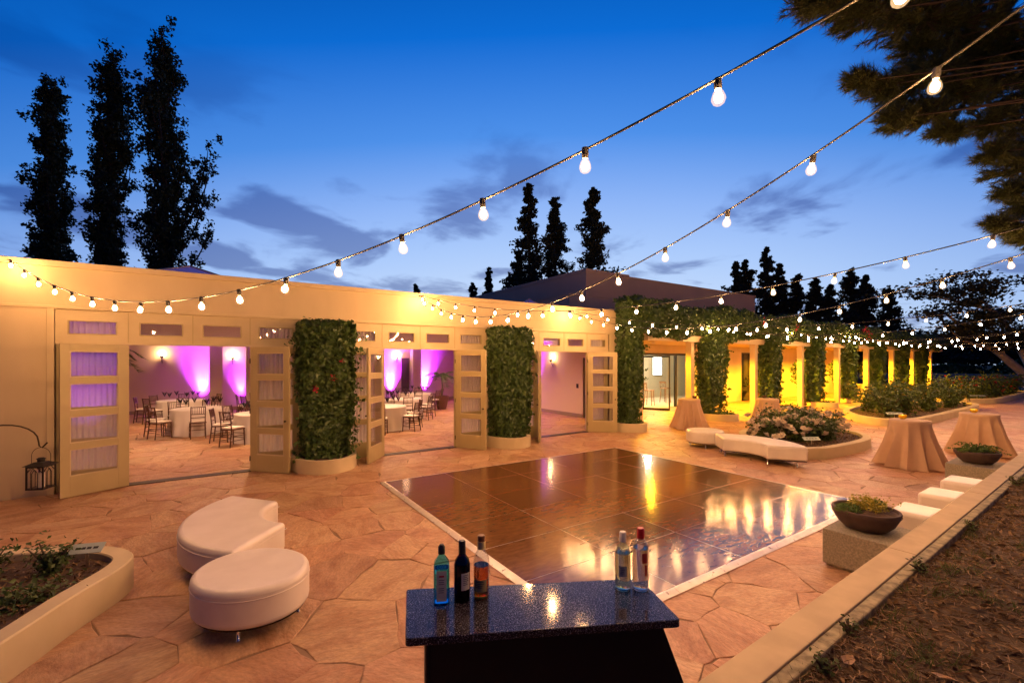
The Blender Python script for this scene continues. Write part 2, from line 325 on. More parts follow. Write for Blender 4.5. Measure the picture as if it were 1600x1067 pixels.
def leaves(name, P, N, size, mat, parent, aspect=.62, jit=.7, loc=None, sizevar=.35, fold=.18):
    """leaf cards at P facing roughly N: two folded triangles pairs (a bent rhombus)"""
    P = np.asarray(P, float); n = len(P); N = np.asarray(N, float)+rng.normal(0, jit, (n, 3)); N /= np.linalg.norm(N, axis=1)[:, None]+1e-9
    A = np.cross(N, rng.normal(0, 1, (n, 3))); A /= np.linalg.norm(A, axis=1)[:, None]+1e-9; B = np.cross(N, A)
    s = (size*(1+rng.uniform(-sizevar, sizevar, n)))[:, None]
    V = np.stack([P-A*s*.5, P+B*s*aspect*.5+N*s*fold, P+A*s*.5, P-B*s*aspect*.5+N*s*fold], 1).reshape(-1, 3)
    i = np.arange(n)*4
    F = np.concatenate([np.stack([i, i+1, i+2], 1), np.stack([i, i+2, i+3], 1)])
    return tag(link(name, np_mesh(name, V, F), mat, parent, loc=loc), kind='stuff')
def needles(name, P, D, length, width, mat, parent, loc=None):
    P = np.asarray(P, float); D = np.asarray(D, float); D = D/(np.linalg.norm(D, axis=1)[:, None]+1e-9); n = len(P)
    S = np.cross(D, rng.normal(0, 1, (n, 3))); S /= np.linalg.norm(S, axis=1)[:, None]+1e-9
    l_ = (length*rng.uniform(.7, 1.2, n))[:, None]
    V = np.stack([P-S*width*.5, P+S*width*.5, P+D*l_], 1).reshape(-1, 3); i = np.arange(n)*3
    return tag(link(name, np_mesh(name, V, np.stack([i, i+1, i+2], 1)), mat, parent, loc=loc), kind='stuff')
def smooth_closed(pts, k=6):
    """Catmull-Rom through a closed polygon"""
    n = len(pts); o = []
    for i in range(n):
        p0, p1, p2, p3 = [np.array(pts[(i+d-1) % n], float) for d in range(4)]
        for j in range(k):
            t = j/k; o.append(tuple(.5*((2*p1)+(p2-p0)*t+(2*p0-5*p1+4*p2-p3)*t*t+(3*p1-p0-3*p2+p3)*t**3)))
    return o
def offset_poly(poly, d):
    """inset (d>0) of a counter-clockwise polygon by vertex normals"""
    n = len(poly); o = []
    for i in range(n):
        a = np.array(poly[i-1]); b = np.array(poly[i]); c = np.array(poly[(i+1) % n])
        e1 = (b-a)/(np.linalg.norm(b-a)+1e-9); e2 = (c-b)/(np.linalg.norm(c-b)+1e-9); m = e1+e2; m /= np.linalg.norm(m)+1e-9
        o.append((b[0]-m[1]*d, b[1]+m[0]*d))
    return o
def ccw(poly):
    a = sum(poly[i-1][0]*poly[i][1]-poly[i][0]*poly[i-1][1] for i in range(len(poly)))
    return poly if a > 0 else poly[::-1]
# ================================================================== THE SETTING
o = MB().box(-260, 420, -200, 420, -.5, -.08).build('ground', 'far_ground'); tag(o, kind='structure')
WALL_Y = 10.40
def rw(x): return 1.345+.0295*x           # patio-side face of the retaining wall
# ---- patio of crazy paving: mortar bed + one object per stone
patio = MB().box(-9, 47, -1.5, 10.7, -.079, -.009).build('patio', 'mortar'); tag(patio, kind='structure')
def clip(poly, nx, ny, d):
    o = []
    for i in range(len(poly)):
        a, b = poly[i-1], poly[i]; da = a[0]*nx+a[1]*ny-d; db = b[0]*nx+b[1]*ny-d
        if (da <= 0) != (db <= 0):
            t = da/(da-db); o.append((a[0]+(b[0]-a[0])*t, a[1]+(b[1]-a[1])*t))
        if db <= 0: o.append(b)
    return o
def voronoi(x0, x1, y0, y1, dmin, seed):
    g = random.Random(seed); pts = []; cell = {}
    for _ in range(int((x1-x0)*(y1-y0)/dmin**2*14)):
        p = (g.uniform(x0, x1), g.uniform(y0, y1)); ci = (int(p[0]/dmin), int(p[1]/dmin)); dm = dmin*g.choice((.45, .6, .75, .9, 1, 1.2))
        if all((p[0]-q[0])**2+(p[1]-q[1])**2 > dm*dm for i in (-2, -1, 0, 1, 2) for j in (-2, -1, 0, 1, 2) for q in cell.get((ci[0]+i, ci[1]+j), ())):
            pts.append(p); cell.setdefault(ci, []).append(p)
    res = []
    for p in pts:
        ci = (int(p[0]/dmin), int(p[1]/dmin)); poly = [(x0, y0), (x1, y0), (x1, y1), (x0, y1)]
        for i in range(-4, 5):
            for j in range(-4, 5):
                for q in cell.get((ci[0]+i, ci[1]+j), ()):
                    if q is p: continue
                    nx, ny = q[0]-p[0], q[1]-p[1]
                    poly = clip(poly, nx, ny, (q[0]**2+q[1]**2-p[0]**2-p[1]**2)/2)
                    if len(poly) < 3: break
        if len(poly) >= 3: res.append((p, poly))
    return res
def stone_verts(poly, joint, g, h=0.0):
    """irregular outline, rounded-over top edge"""
    poly = ccw(poly)
    if len(poly) < 3: return None
    pts = []
    n = len(poly)
    for i in range(n):
        a, b = poly[i], poly[(i+1) % n]; l = math.hypot(b[0]-a[0], b[1]-a[1])
        if l < .006: continue
        k = max(1, int(l/.16))
        for j in range(k):
            t = j/k; am = .012 if j == 0 else .026
            pts.append((a[0]+(b[0]-a[0])*t+g.uniform(-am, am), a[1]+(b[1]-a[1])*t+g.uniform(-am, am)))
    if len(pts) < 3: return None
    cx = sum(p[0] for p in pts)/len(pts); cy = sum(p[1] for p in pts)/len(pts)
    def shrink(d): return [(x+(cx-x)*min(.4, d/max(.05, math.hypot(x-cx, y-cy))), y+(cy-y)*min(.4, d/max(.05, math.hypot(x-cx, y-cy)))) for x, y in pts]
    a, b = shrink(joint), shrink(joint+.007); m = len(pts); z = g.uniform(-.003, .002)+h
    vs = [(x, y, -.03) for x, y in a]+[(x, y, z-.003) for x, y in a]+[(x, y, z) for x, y in b]
    fs = [(i, (i+1) % m, m+(i+1) % m, m+i) for i in range(m)]+[(m+i, m+(i+1) % m, 2*m+(i+1) % m, 2*m+i) for i in range(m)]+[tuple(range(2*m, 3*m))]
    return vs, fs
g_ = random.Random(3)
cells = voronoi(-6, 46, .5, WALL_Y, .86, 11)
DF = (2.47, 8.50, 2.67, 8.12)                # dance floor footprint
far = MB(); cand = []
for p, poly in cells:
    if all(DF[0]+.05 < x < DF[1]-.05 and DF[2]+.05 < y < DF[3]-.05 for x, y in poly): continue
    if all(y < rw(x)-.1 and x > 1.9 for x, y in poly): continue
    cand.append((p[0]**2+p[1]**2, p, poly))
cand.sort(key=lambda q: q[0])
for i, (d, p, poly) in enumerate(cand):
    r = stone_verts(poly, g_.uniform(.002, .005), g_)
    if not r: continue
    if i < 300:
        m = MB(); m.add([(x-p[0], y-p[1], z) for x, y, z in r[0]], r[1]); o = m.build('flagstone', 'flagstone', patio, loc=(p[0], p[1], 0))
    else: far.add(*r)
if far.v: tag(far.build('far_flagstones', 'flagstone', patio), kind='stuff')
# ---- floor inside the hall, same stone
hf = MB().box(-9, 12.2, 10.7, 25, -.079, -.012).build('hall_floor', 'mortar'); tag(hf, kind='structure')
ff = MB()
for p, poly in voronoi(-9, 12.0, WALL_Y+.01, 24.4, 1.15, 5):
    r = stone_verts(poly, .008, g_)
    if r: ff.add(*r)
tag(ff.build('hall_flagstones', 'flagstone', hf), kind='stuff')
# ---- arcade floor
af = MB().box(12.35, 47, 10.72, 14.0, -.079, -.012).build('arcade_floor', 'mortar'); tag(af, kind='structure')
ff = MB()
for p, poly in voronoi(12.4, 46.5, WALL_Y+.01, 13.9, 1.2, 8):
    r = stone_verts(poly, .008, g_)
    if r: ff.add(*r)
tag(ff.build('arcade_flagstones', 'flagstone', af), kind='stuff')
# ---- planted bank above the retaining wall
gx = np.concatenate([np.linspace(2.1, 9, 70), np.linspace(9.2, 48, 80)]); gy = np.concatenate([np.linspace(0, 3, 44), np.linspace(3.2, 22, 24)])
X, T = np.meshgrid(gx, gy, indexing='ij'); Y = (1.345+.0295*X-.235)-T
Z = .50+.03*np.sin(X*2.1+Y*1.3)*np.sin(Y*3.1-X)+.012*np.sin(X*7.3)*np.cos(Y*9.1)+.055*np.clip(T, 0, 8)-.02*np.exp(-T*9)
V = np.stack([X, Y, Z], -1).reshape(-1, 3); a, b = X.shape
idx = np.arange(a*b).reshape(a, b); F = np.stack([idx[:-1, :-1], idx[:-1, 1:], idx[1:, 1:], idx[1:, :-1]], -1).reshape(-1, 4)[:, ::-1]
bank = link('soil_bank', np_mesh('soil_bank', V, F), 'bank_soil', smooth=60); tag(bank, kind='structure')
def bankz(x, y):
    t = (1.345+.0295*x-.235)-y
    return .50+.03*np.sin(x*2.1+y*1.3)*np.sin(y*3.1-x)+.012*np.sin(x*7.3)*np.cos(y*9.1)+.055*np.clip(t, 0, 8)-.02*np.exp(-t*9)
# ---- road and verge beyond the patio
o = MB().add([(47.1, -40, -.05), (105, -40, -.05), (105, 60, -.05), (47.1, 60, -.05)], [(0, 1, 2, 3)]).build('road', 'asphalt'); tag(o, kind='structure')
o = MB().box(105, 105.4, -40, 60, -.06, .14).build('kerb', 'kerb'); tag(o, kind='structure')
o = MB().box(105.4, 180, -60, 80, -.06, .12).build('grass_verge', 'lawn'); tag(o, kind='structure')
o = MB().box(46.6, 47.05, -4, 16, -.06, .12).build('patio_kerb', 'kerb'); tag(o, kind='structure')
# ================================================================== RETAINING WALL
T_ = thing('retaining_wall', 'long low stucco garden wall with flat pale cap, running along the mulch bank', 'wall', (2.0, rw(2.0), 0), math.atan(.0295))
LEN = 45.0
MB().box(.02, LEN, -.17, -.015, 0, .478).build('wall_face', 'concrete', T_)
nseg = 15; x = 0
for i in range(nseg):
    l = 3.0; MB().box(x+.004, x+l-.004, -.195, random.uniform(-.003, .002), .48, .55+random.uniform(-.002, .002)).build('cap', 'cap_concrete', T_, bevel=.006); x += l
MB().box(.0, LEN, -.272, -.1955, .2, .538).build('rear_ledge', 'dirty_concrete', T_, bevel=.01)
MB().box(-.02, .17, -9, -.2, 0, .545).build('return_wall', 'concrete', T_, bevel=.006)
# ================================================================== DANCE FLOOR
T_ = thing('dance_floor', 'glossy brown portable dance floor with pale metal edging laid on the flagstones', 'dance floor', (DF[0], DF[2], 0))
W_, H_ = DF[1]-DF[0], DF[3]-DF[2]; nx, ny = 5, 6; ed = .085
pw, ph = (W_-2*ed)/nx, (H_-2*ed)/ny
pm = MB().box(.0045, pw-.0045, .0045, ph-.0045, .004, .026).mesh('panel'); pm.materials.append(MATS['parquet'])
for i in range(nx):
    for j in range(ny):
        link('panel', pm, None, T_, loc=(ed+i*pw, ed+j*ph, random.uniform(-.0006, .0006)), rot=(random.uniform(-.0012, .0012), random.uniform(-.0012, .0012), 0))
MB().box(ed, W_-ed, ed, H_-ed, .0035, .0235).build('underlay', 'trim_metal', T_)
def edge(l):
    return MB().add([(0, 0, .004), (l, 0, .004), (l, 0, .007), (0, 0, .007), (0, ed*.75, .027), (l, ed*.75, .027), (l, ed, .0275), (0, ed, .0275), (l, ed, .004), (0, ed, .004)],
                    [(0, 1, 2, 3), (3, 2, 5, 4), (4, 5, 6, 7), (7, 6, 8, 9), (1, 8, 6, 5, 2), (0, 3, 4, 7, 9), (0, 9, 8, 1)]).mesh('edge_trim')
for n_, l, place in ((nx, W_/nx, lambda k: ((k*W_/nx, 0, 0), 0)), (nx, W_/nx, lambda k: ((W_-k*W_/nx, H_, 0), math.pi)), (ny, (H_-2*ed)/ny, lambda k: ((W_, ed+k*(H_-2*ed)/ny, 0), math.pi/2)), (ny, (H_-2*ed)/ny, lambda k: ((0, H_-ed-k*(H_-2*ed)/ny, 0), -math.pi/2))):
    me = edge(l-.003); me.materials.append(MATS['trim_metal'])
    for k in range(n_):
        lo, rz = place(k); link('edge_trim', me, None, T_, loc=lo, rot=(0, 0, rz))
# ================================================================== BANQUET HALL
hall = thing('banquet_hall', 'long cream stucco banquet hall with three open double doorways and small transom windows', 'building', (0, WALL_Y, 0))
SETS = [-2.25, 2.30, 6.88]; SW = .9375; SL = SW*4     # each doorway: 4 bays
HB = 3.08; HT = 3.78
hw = MB().box(-9, -2.25, 0, .22, -.02, HB)
hw.box(-2.25+SL, 2.30, 0, .22, -.02, HB).box(2.30+SL, 6.88, 0, .22, -.02, HB).box(6.88+SL, 12.25, 0, .22, -.02, HB)
hw.box(-9, 12.25, 0, .22, HB, HT)
hw.build('front_wall', 'stucco', hall)
MB().box(-9, 12.3, -.045, .26, HT-.005, HT+.095).build('parapet_cap', 'stucco', hall, bevel=.008)
MB().box(-9, 12.25, -.018, 0, HB+.005, HB+.055).build('string_course', 'trim_paint', hall, bevel=.006)
MB().box(-9, 12.25, .22, 14.6, 3.35, 3.5).build('roof', 'taupe', hall)
MB().box(-9, 12.2, .22, 14.4, 3.06, 3.1).build('ceiling', 'ceiling_white', hall)
# inner walls
MB().box(-9, 12.2, 13.9, 14.2, -.02, 3.06).build('back_wall', 'interior_wall', hall)
MB().box(-9.2, -9, 0, 14.4, -.02, 3.4).build('end_wall', 'interior_wall', hall)
rwl = MB().box(12.0, 12.24, .22, 1.0, -.02, 3.06).box(12.0, 12.24, 2.75, 14.2, -.02, 3.06).box(12.0, 12.24, 1.0, 2.75, 2.35, 3.06)
rwl.build('side_wall', 'interior_wall', hall)
MB().box(11.975, 11.999, 2.76, 14.0, .0, .14).build('baseboard', 'interior_trim', hall)
MB().box(-8.9, 11.9, 13.875, 13.899, 0, .14).build('baseboard', 'interior_trim', hall)
for cx, cy in ((1.35, 13.4), (-.02, 13.45), (3.9, 11.6), (9.35, 13.62)):
    MB().box(cx-.24, cx+.24, cy-.24, cy+.24, 0, 3.06).build('pillar', 'interior_wall', hall)
# glazed dark door in the side wall
sd_ = MB().box(12.02, 12.16, 1.0, 1.1, 0, 2.35).box(12.02, 12.16, 2.65, 2.75, 0, 2.35).box(12.02, 12.16, 1.82, 1.93, 0, 2.35).box(12.02, 12.16, 1.1, 2.65, 2.25, 2.35).box(12.02, 12.16, 1.1, 2.65, 0, .3)
for k in range(1, 4): sd_.box(12.03, 12.15, 1.1, 2.65, .3+k*.49-.04, .3+k*.49+.04)
sdo = sd_.build('side_door', 'dark_wood', hall)
MB().box(12.09, 12.096, 1.1, 2.65, .3, 2.25).build('pane', 'glass', sdo)
MB().box(11.985, 11.999, 3.0, 3.12, 1.15, 1.32).build('wall_switch', 'black_metal', hall)
MB().box(8.62, 9.05, 13.86, 13.898, 0, 2.4).build('inner_door', 'dark_wood', hall)
# --- bays
def panel_mesh(wd, ht, st, sr, top, bot, rail, th, n=4):
    """glazed leaf: returns frame MB and list of pane rectangles"""
    m = MB().box(0, st, 0, th, 0, ht).box(wd-sr, wd, 0, th, 0, ht).box(st, wd-sr, 0, th, 0, bot).box(st, wd-sr, 0, th, ht-top, ht)
    ph_ = (ht-top-bot-rail*(n-1))/n; rects = []
    for k in range(n):
        z0 = bot+k*(ph_+rail); rects.append((st, wd-sr, z0, z0+ph_))
        if k: m.box(st, wd-sr, 0, th, z0-rail, z0)
    bd = MB()
    for x0, x1, z0, z1 in rects:      # glazing beads
        for s0, s1 in ((0.006, .016), (th-.016, th-.006)):
            bd.box(x0, x0+.014, s0, s1, z0, z1).box(x1-.014, x1, s0, s1, z0, z1).box(x0+.014, x1-.014, s0, s1, z0, z0+.014).box(x0+.014, x1-.014, s0, s1, z1-.014, z1)
    return m, bd, rects
def curtain(wd, z0, z1, parent, y, x0, name='curtain', amp=.018, waves=9):
    nxx = 64; V = []
    for i in range(nxx+1):
        t = i/nxx; yy = y+amp*math.sin(t*waves*2*math.pi+.6*math.sin(t*7))
        V += [(x0+wd*t, yy, z0), (x0+wd*t, yy*1.0+.004*math.sin(t*31), z1)]
    return MB().add(V, [(2*i, 2*i+2, 2*i+3, 2*i+1) for i in range(nxx)]).build(name, 'curtain', parent, smooth=80)
DH = 2.50
LEAFW = .90
def leaf(hx, ang, side, setx):
    """door leaf hinged at hx; side -1 opens to the left, +1 to the right; ang measured from the closed position"""
    m, bd, rects = panel_mesh(LEAFW, DH-.02, .15, .12, .12, .33, .105, .045)
    if side < 0: rz = ang           # leaf extends +x from its own hinge when closed
    d = m.build('door', 'door_paint', hall, bevel=.003)
    bd.build('glazing_bead', 'trim_paint', d)
    for x0, x1, z0, z1 in rects: MB().box(x0, x1, .020, .025, z0, z1).build('pane', 'glass', d)
    kb = MB().lathe([(.006, 0), (.012, .005), (.02, .03), (.022, .045), (.012, .055)], 10); kbo = kb.build('handle', 'bronze', d, smooth=50, loc=(LEAFW-.06, 0, 1.02), rot=(R(90), 0, 0))
    for hz in (.25, 1.2, 2.2): MB().cyl(0, -.004, hz-.05, hz+.05, .011, n=8).build('hinge', 'bronze', d)
    d.location = (hx, -.008, .012)
    return d
for si, sx in enumerate(SETS):
    # surround: sits 25 mm proud of the stucco, drawn as separate members
    for q in (sx-.09, sx+SL): MB().box(q, q+.09, -.022, .20, -.0, HB+.004).build('door_surround', 'trim_paint', hall, bevel=.005)
    tb = MB().box(sx, sx+SL, .03, .15, DH, 2.662).box(sx, sx+SL, .03, .15, 2.905, HB-.002)
    xs = [sx]
    for k in range(4):
        x0 = sx+k*SW+.15; x1 = x0+.64
        tb.box(xs[-1], x0, .03, .15, 2.662, 2.905); xs.append(x1)
    tb.box(xs[-1], sx+SL, .03, .15, 2.662, 2.905)
    tbo = tb.build('transom_panel', 'trim_paint', hall)
    for k in range(1, 4): MB().box(sx+k*SW-.006, sx+k*SW+.006, .022, .032, DH+.01, HB-.01).build('panel_joint', 'door_paint', tbo)
    MB().box(sx, sx+SL, .012, .032, DH-.002, DH+.035).build('head_moulding', 'trim_paint', tbo)
    for k in range(4):
        x0 = sx+k*SW+.15; x1 = x0+.64
        f = MB()
        for (a, b, c_, d_) in ((x0-.0, x0+.018, 2.662, 2.905), (x1-.018, x1, 2.662, 2.905), (x0+.018, x1-.018, 2.662, 2.68), (x0+.018, x1-.018, 2.887, 2.905)): f.box(a, b, .02, .06, c_, d_)
        wo = f.build('transom_window', 'door_paint', hall)
        MB().box(x0+.018, x1-.018, .045, .05, 2.68, 2.887).build('pane', 'glass', wo)
        if k in (0, 3): curtain(.64, 2.62, 2.93, wo, .16, x0, waves=8)
    # fixed glazed side panels
    for k in (0, 3):
        x0 = sx+k*SW
        m, bd, rects = panel_mesh(SW-.012, DH-.012, .14, .14, .12, .33, .105, .05)
        p = m.build('side_panel', 'door_paint', hall, loc=(x0+.006, .05, .008)); bd.build('glazing_bead', 'trim_paint', p)
        for a, b, z0, z1 in rects: MB().box(a, b, .022, .027, z0, z1).build('pane', 'glass', p)
        curtain(SW-.1, .06, DH-.05, p, .12, .05, waves=11)
    MB().box(sx+SW-.02, sx+3*SW+.02, -.03, .2, -.02, .012).build('threshold', 'bronze', hall, bevel=.004)
# leaves, angles read from the photograph: closed direction is along +x for the left leaf, -x for the right
def put_leaf(hx, tipx, tipy):
    d = leaf(hx, 0, 0, 0); dx_, dy_ = tipx-hx, tipy-WALL_Y
    d.rotation_euler = (0, 0, math.atan2(dy_, dx_)); return d
d1 = put_leaf(SETS[0]+SW, -2.1, 9.98); d2 = put_leaf(SETS[0]+3*SW, 1.30, 9.62)
d3 = put_leaf(SETS[1]+SW, 2.64, 9.66); d4 = put_leaf(SETS[1]+3*SW, 5.60, 9.55)
d5 = put_leaf(SETS[2]+SW, 7.18, 9.62); d6 = put_leaf(SETS[2]+3*SW, 10.36, 9.78)
# hall lights seen through the doors
def uplight(x, y, ax, power, label):
    t = thing('uplight', label, 'uplight', (x, y, 0), 0, 'purple uplights along the hall walls')
    MB().lathe([(.07, 0), (.085, .02), (.085, .14), (.075, .15)], 14).build('housing', 'black_metal', t, smooth=40)
    MB().cyl(0, 0, .151, .153, .06, n=14).build('lens', 'uplight_lens', t)
    lamp('uplight_beam', 'SPOT', (0, 0, .17), t, (.40, .022, 1.0), power, .04, R(58), (R(180)+ax[1], ax[0], 0), .8)
    lamp('uplight_core', 'SPOT', (0, 0, .18), t, (.62, .22, 1.0), power*.45, .03, R(30), (R(180)+ax[1]*1.9, ax[0]*1.9, 0), .9)
uplight(-.52, WALL_Y+13.55, (0, R(-7)), 3200, 'purple uplight washing the back wall behind the leftmost round table')
uplight(.95, WALL_Y+13.6, (0, R(-7)), 1400, 'purple uplight beside the pillar at the right of the leftmost doorway')
uplight(8.0, WALL_Y+13.6, (0, R(-7)), 5200, 'purple uplight on the back wall at the left of the middle doorway')
uplight(10.0, WALL_Y+13.6, (0, R(-7)), 5400, 'purple uplight beside the potted palm in the middle doorway')
uplight(11.75, WALL_Y+5.9, (R(-8), 0), 4200, 'purple uplight at the side wall inside the rightmost doorway')
uplight(-1.9, WALL_Y+1.3, (0, R(20)), 260, 'purple uplight behind the left leaf of the leftmost doorway')
def sconce(loc, rz, label):
    t = thing('wall_sconce', label, 'wall lamp', loc, rz, 'candle wall sconces in the hall')
    MB().tube([(0, 0, -.22), (0, -.03, -.15), (0, -.09, -.1), (0, -.12, 0)], [.008, .012, .012, .02], 8).build('bracket', 'bronze', t, smooth=60)
    MB().lathe([(.02, 0), (.055, .03), (.06, .10)], 12, 0, -.12, cap=False).build('cup', 'bronze', t, smooth=60)
    MB().lathe([(.02, .04), (.028, .07), (.012, .14)], 10, 0, -.12).build('flame_bulb', 'sconce_glow', t, smooth=60)
    lamp('sconce_light', 'POINT', (0, -.13, .2), t, (1, .62, .25), 22, .04)
sconce((-1.95, WALL_Y+13.89, 2.35), 0, 'lit bronze wall sconce left of the purple column in the leftmost doorway')
sconce((.62, WALL_Y+13.89, 2.3), 0, 'lit bronze wall sconce at the right edge of the leftmost doorway')
sconce((8.35, WALL_Y+13.89, 2.35), 0, 'lit bronze wall sconce beside the dark inner door in the middle doorway')
sconce((11.99, WALL_Y+4.6, 2.2), -math.pi/2, 'lit bronze wall sconce on the pink wall of the rightmost doorway')
for k, (x, y) in enumerate(((-3, 3.2), (1.0, 3.2), (4.6, 3.6), (8.6, 3.4), (-1.5, 8.5), (2.6, 8.5), (6.6, 7.6), (10, 8))):
    t = thing('downlight', 'round recessed downlight in the hall ceiling, %s' % ('front row first from left', 'front row second from left', 'front row third from left', 'front row last', 'rear row first from left', 'rear row second from left', 'rear row third from left', 'rear row last')[k], 'ceiling lamp', (x, WALL_Y+y, 3.06), 0, 'recessed downlights in the hall ceiling')
    MB().lathe([(.09, -.012), (.11, -.012), (.11, -.001), (.09, -.001)], 16).build('trim_ring', 'ceiling_white', t)
    MB().cyl(0, 0, -.004, -.002, .085, n=16).build('lens', 'downlight_warm', t)
    lamp('downlight_beam', 'SPOT', (0, 0, -.03), t, (1, .56, .30), 470, .08, R(155), None, .6)
# skylights on the roof
for (cx, cy, hw_, zb, zt, lab) in ((-.55, 3.6, 1.7, 3.5, 4.62, 'low pyramid skylight glowing violet on the hall roof below the poplars'), (11.3, 5.4, 1.3, 3.5, 4.93, 'small pyramid skylight with pale ribs near the taupe block')):
    t = thing('skylight', lab, 'skylight', (cx, WALL_Y+cy, zb))
    b_ = MB().box(-hw_, hw_, -hw_, hw_, 0, .35).build('curb', 'taupe', t)
    h_ = zt-zb
    C4 = [(-hw_, -hw_, .352), (hw_, -hw_, .352), (hw_, hw_, .352), (-hw_, hw_, .352)]
    for k in range(4): MB().add([C4[k], C4[(k+1) % 4], (0, 0, h_)], [(0, 1, 2)]).build('pane', 'skylight_glow', t)
    for k in range(4): MB().tube([C4[k], (0, 0, h_)], .03, 5).build('rib', 'taupe', t)
# ================================================================== TAUPE BLOCK BEHIND
T_ = thing('taupe_building', 'taupe flat-roofed block rising behind the hall below the conifers', 'building', (17.9, 19.35, 0))
MB().box(0, 18.3, 0, 34, 0, 7.42).build('wall', 'taupe', T_)
MB().box(-.05, 3.6, -.05, 34.1, 7.42, 7.6).build('parapet', 'taupe', T_)
MB().box(3.62, 18.35, -.04, 34.0, 7.42, 7.5).build('parapet', 'taupe', T_)
MB().box(-1.94, 10.0, -.78, 20, 0, 5.84).build('lower_wing', 'taupe', T_)
MB().box(-1.98, 10.04, -.82, 20, 5.842, 5.91).build('parapet', 'taupe', T_)
# ================================================================== ARCADE
arc = thing('arcade', 'long arcade of stucco posts lit yellow under a vine-covered beam', 'building', (0, WALL_Y, 0))
PX = [14.89, 19.35, 23.55, 27.6, 31.5, 35.5, 39.2, 42.9]
for px in PX: MB().box(px-.10, px+.10, -.12, .12, -.02, 2.93).build('post', 'trim_paint', arc, bevel=.008)
MB().box(12.26, 45, -.22, .26, 2.932, 3.72).build('beam', 'stucco', arc)
MB().box(12.26, 45, -.26, .3, 3.722, 3.8).build('beam_cap', 'taupe', arc)
MB().box(12.26, 45, .262, 3.7, 3.0, 3.2).build('ceiling', 'stucco', arc)
bw = MB().box(12.26, 16.2, 3.5, 3.7, -.02, 3.0).box(20.2, 24.6, 3.5, 3.7, -.02, 3.0).box(26.5, 31, 3.5, 3.7, -.02, 3.0).box(33.5, 39, 3.5, 3.7, -.02, 3).box(16.2, 20.2, 3.5, 3.7, 2.6, 3.0).box(24.6, 26.5, 3.5, 3.7, 2.7, 3).box(31, 33.5, 3.5, 3.7, 2.7, 3.0).box(38.8, 39, -.0, 3.5, -.02, .6)
bw.build('back_wall', 'stucco', arc)
for x0, x1 in ((24.6, 26.5), (31, 33.5)):
    d = MB().box(x0, x0+.06, 3.48, 3.56, 0, 2.7).box(x1-.06, x1, 3.48, 3.56, 0, 2.7).box(x0+.06, x1-.06, 3.48, 3.56, 2.62, 2.7).box((x0+x1)/2-.04, (x0+x1)/2+.04, 3.48, 3.56, 0, 2.62).build('glass_door', 'frame_metal', arc)
    MB().box(x0+.06, (x0+x1)/2-.04, 3.52, 3.53, 0, 2.62).build('pane', 'dark_glass', d); MB().box((x0+x1)/2+.04, x1-.06, 3.52, 3.53, 0, 2.62).build('pane', 'dark_glass', d)
# lounge behind the glass doors
d = MB().box(16.2, 16.28, 3.48, 3.58, 0, 2.6).box(20.12, 20.2, 3.48, 3.58, 0, 2.6).box(16.28, 20.12, 3.48, 3.58, 2.5, 2.6).box(18.72, 18.84, 3.48, 3.58, 0, 2.5).build('glass_door', 'frame_metal', arc)
MB().box(18.84, 20.12, 3.52, 3.53, .02, 2.5).build('pane', 'glass', d)
od = MB().box(0, .06, 0, .05, 0, 2.46).box(1.15, 1.21, 0, .05, 0, 2.46).box(.06, 1.15, 0, .05, 0, .1).box(.06, 1.15, 0, .05, 2.38, 2.46).build('open_door', 'frame_metal', arc, loc=(16.3, 3.46, .01), rot=(0, 0, R(-62)))
MB().box(.06, 1.15, .022, .028, .1, 2.38).build('pane', 'glass', od)
MB().box(15.0, 28.0, 8.0, 8.1, -.02, 3.0).box(14.9, 15.0, 3.7, 8.1, -.02, 3).box(28.0, 28.1, 3.7, 8.1, -.02, 3).build('lounge_wall', 'cream_room', arc)
MB().box(14.9, 28.1, 3.7, 8.1, 3.0, 3.1).build('lounge_ceiling', 'cream_room', arc)
MB().box(14.9, 28.1, 3.702, 8.1, -.07, -.004).build('lounge_floor', 'cream_room', arc)
t = thing('wall_screen', 'bright white lit panel hanging on the lounge wall behind the glass doors', 'screen', (22.9, WALL_Y+7.9, 1.35))
MB().box(-.42, .42, .0, .08, 0, 1.15).build('frame', 'steel', t); MB().box(-.40, .40, -.012, -.002, .03, 1.12).build('panel', 'screen', t)
for k, (x, y) in enumerate(((17.4, 5.6), (20.2, 6.4))):
    t = thing('lounge_lamp', '%s recessed lamp in the lounge ceiling behind the glass doors' % ('left', 'right')[k], 'ceiling lamp', (x, WALL_Y+y, 2.99), 0, 'lounge ceiling lamps')
    MB().cyl(0, 0, -.02, 0, .12, n=14).build('lens', 'downlight_warm', t); lamp('lounge_light', 'POINT', (0, 0, -.15), t, (1, .86, .6), 260, .1)
def stool(x, y, rz, label):
    t = thing('bar_stool', label, 'bar stool', (x, y, 0), rz, 'bar stools in the lounge')
    for a, b in ((-.18, -.18), (.18, -.18), (-.18, .18), (.18, .18)):
        MB().tube([(a*1.1, b*1.1, 0), (a*.85, b*.85, .74)], .02, 6).build('leg', 'stool_wood', t)
    MB().box(-.2, .2, -.2, .2, .74, .79).build('seat', 'stool_wood', t, bevel=.015)
    bk = MB()
    for s in (-.18, .18): bk.tube([(s, .18, .78), (s, .22, 1.12)], .016, 6)
    bk.box(-.2, .2, .2, .235, 1.05, 1.13); bk.tube([(-.17, .19, .82), (.17, .215, 1.06)], .01, 5); bk.tube([(.17, .19, .82), (-.17, .215, 1.06)], .01, 5); bk.build('backrest', 'stool_wood', t)
    for z, s in ((.25, .19), (.42, .18)):
        MB().tube([(-s, -s, z), (s, -s, z)], .01, 5).build('rung', 'stool_wood', t)
        MB().tube([(-s, s, z), (s, s, z)], .01, 5).build('rung', 'stool_wood', t)
stool(18.15, WALL_Y+4.6, R(20), 'wooden cross-back bar stool in front of the bright panel in the lounge')
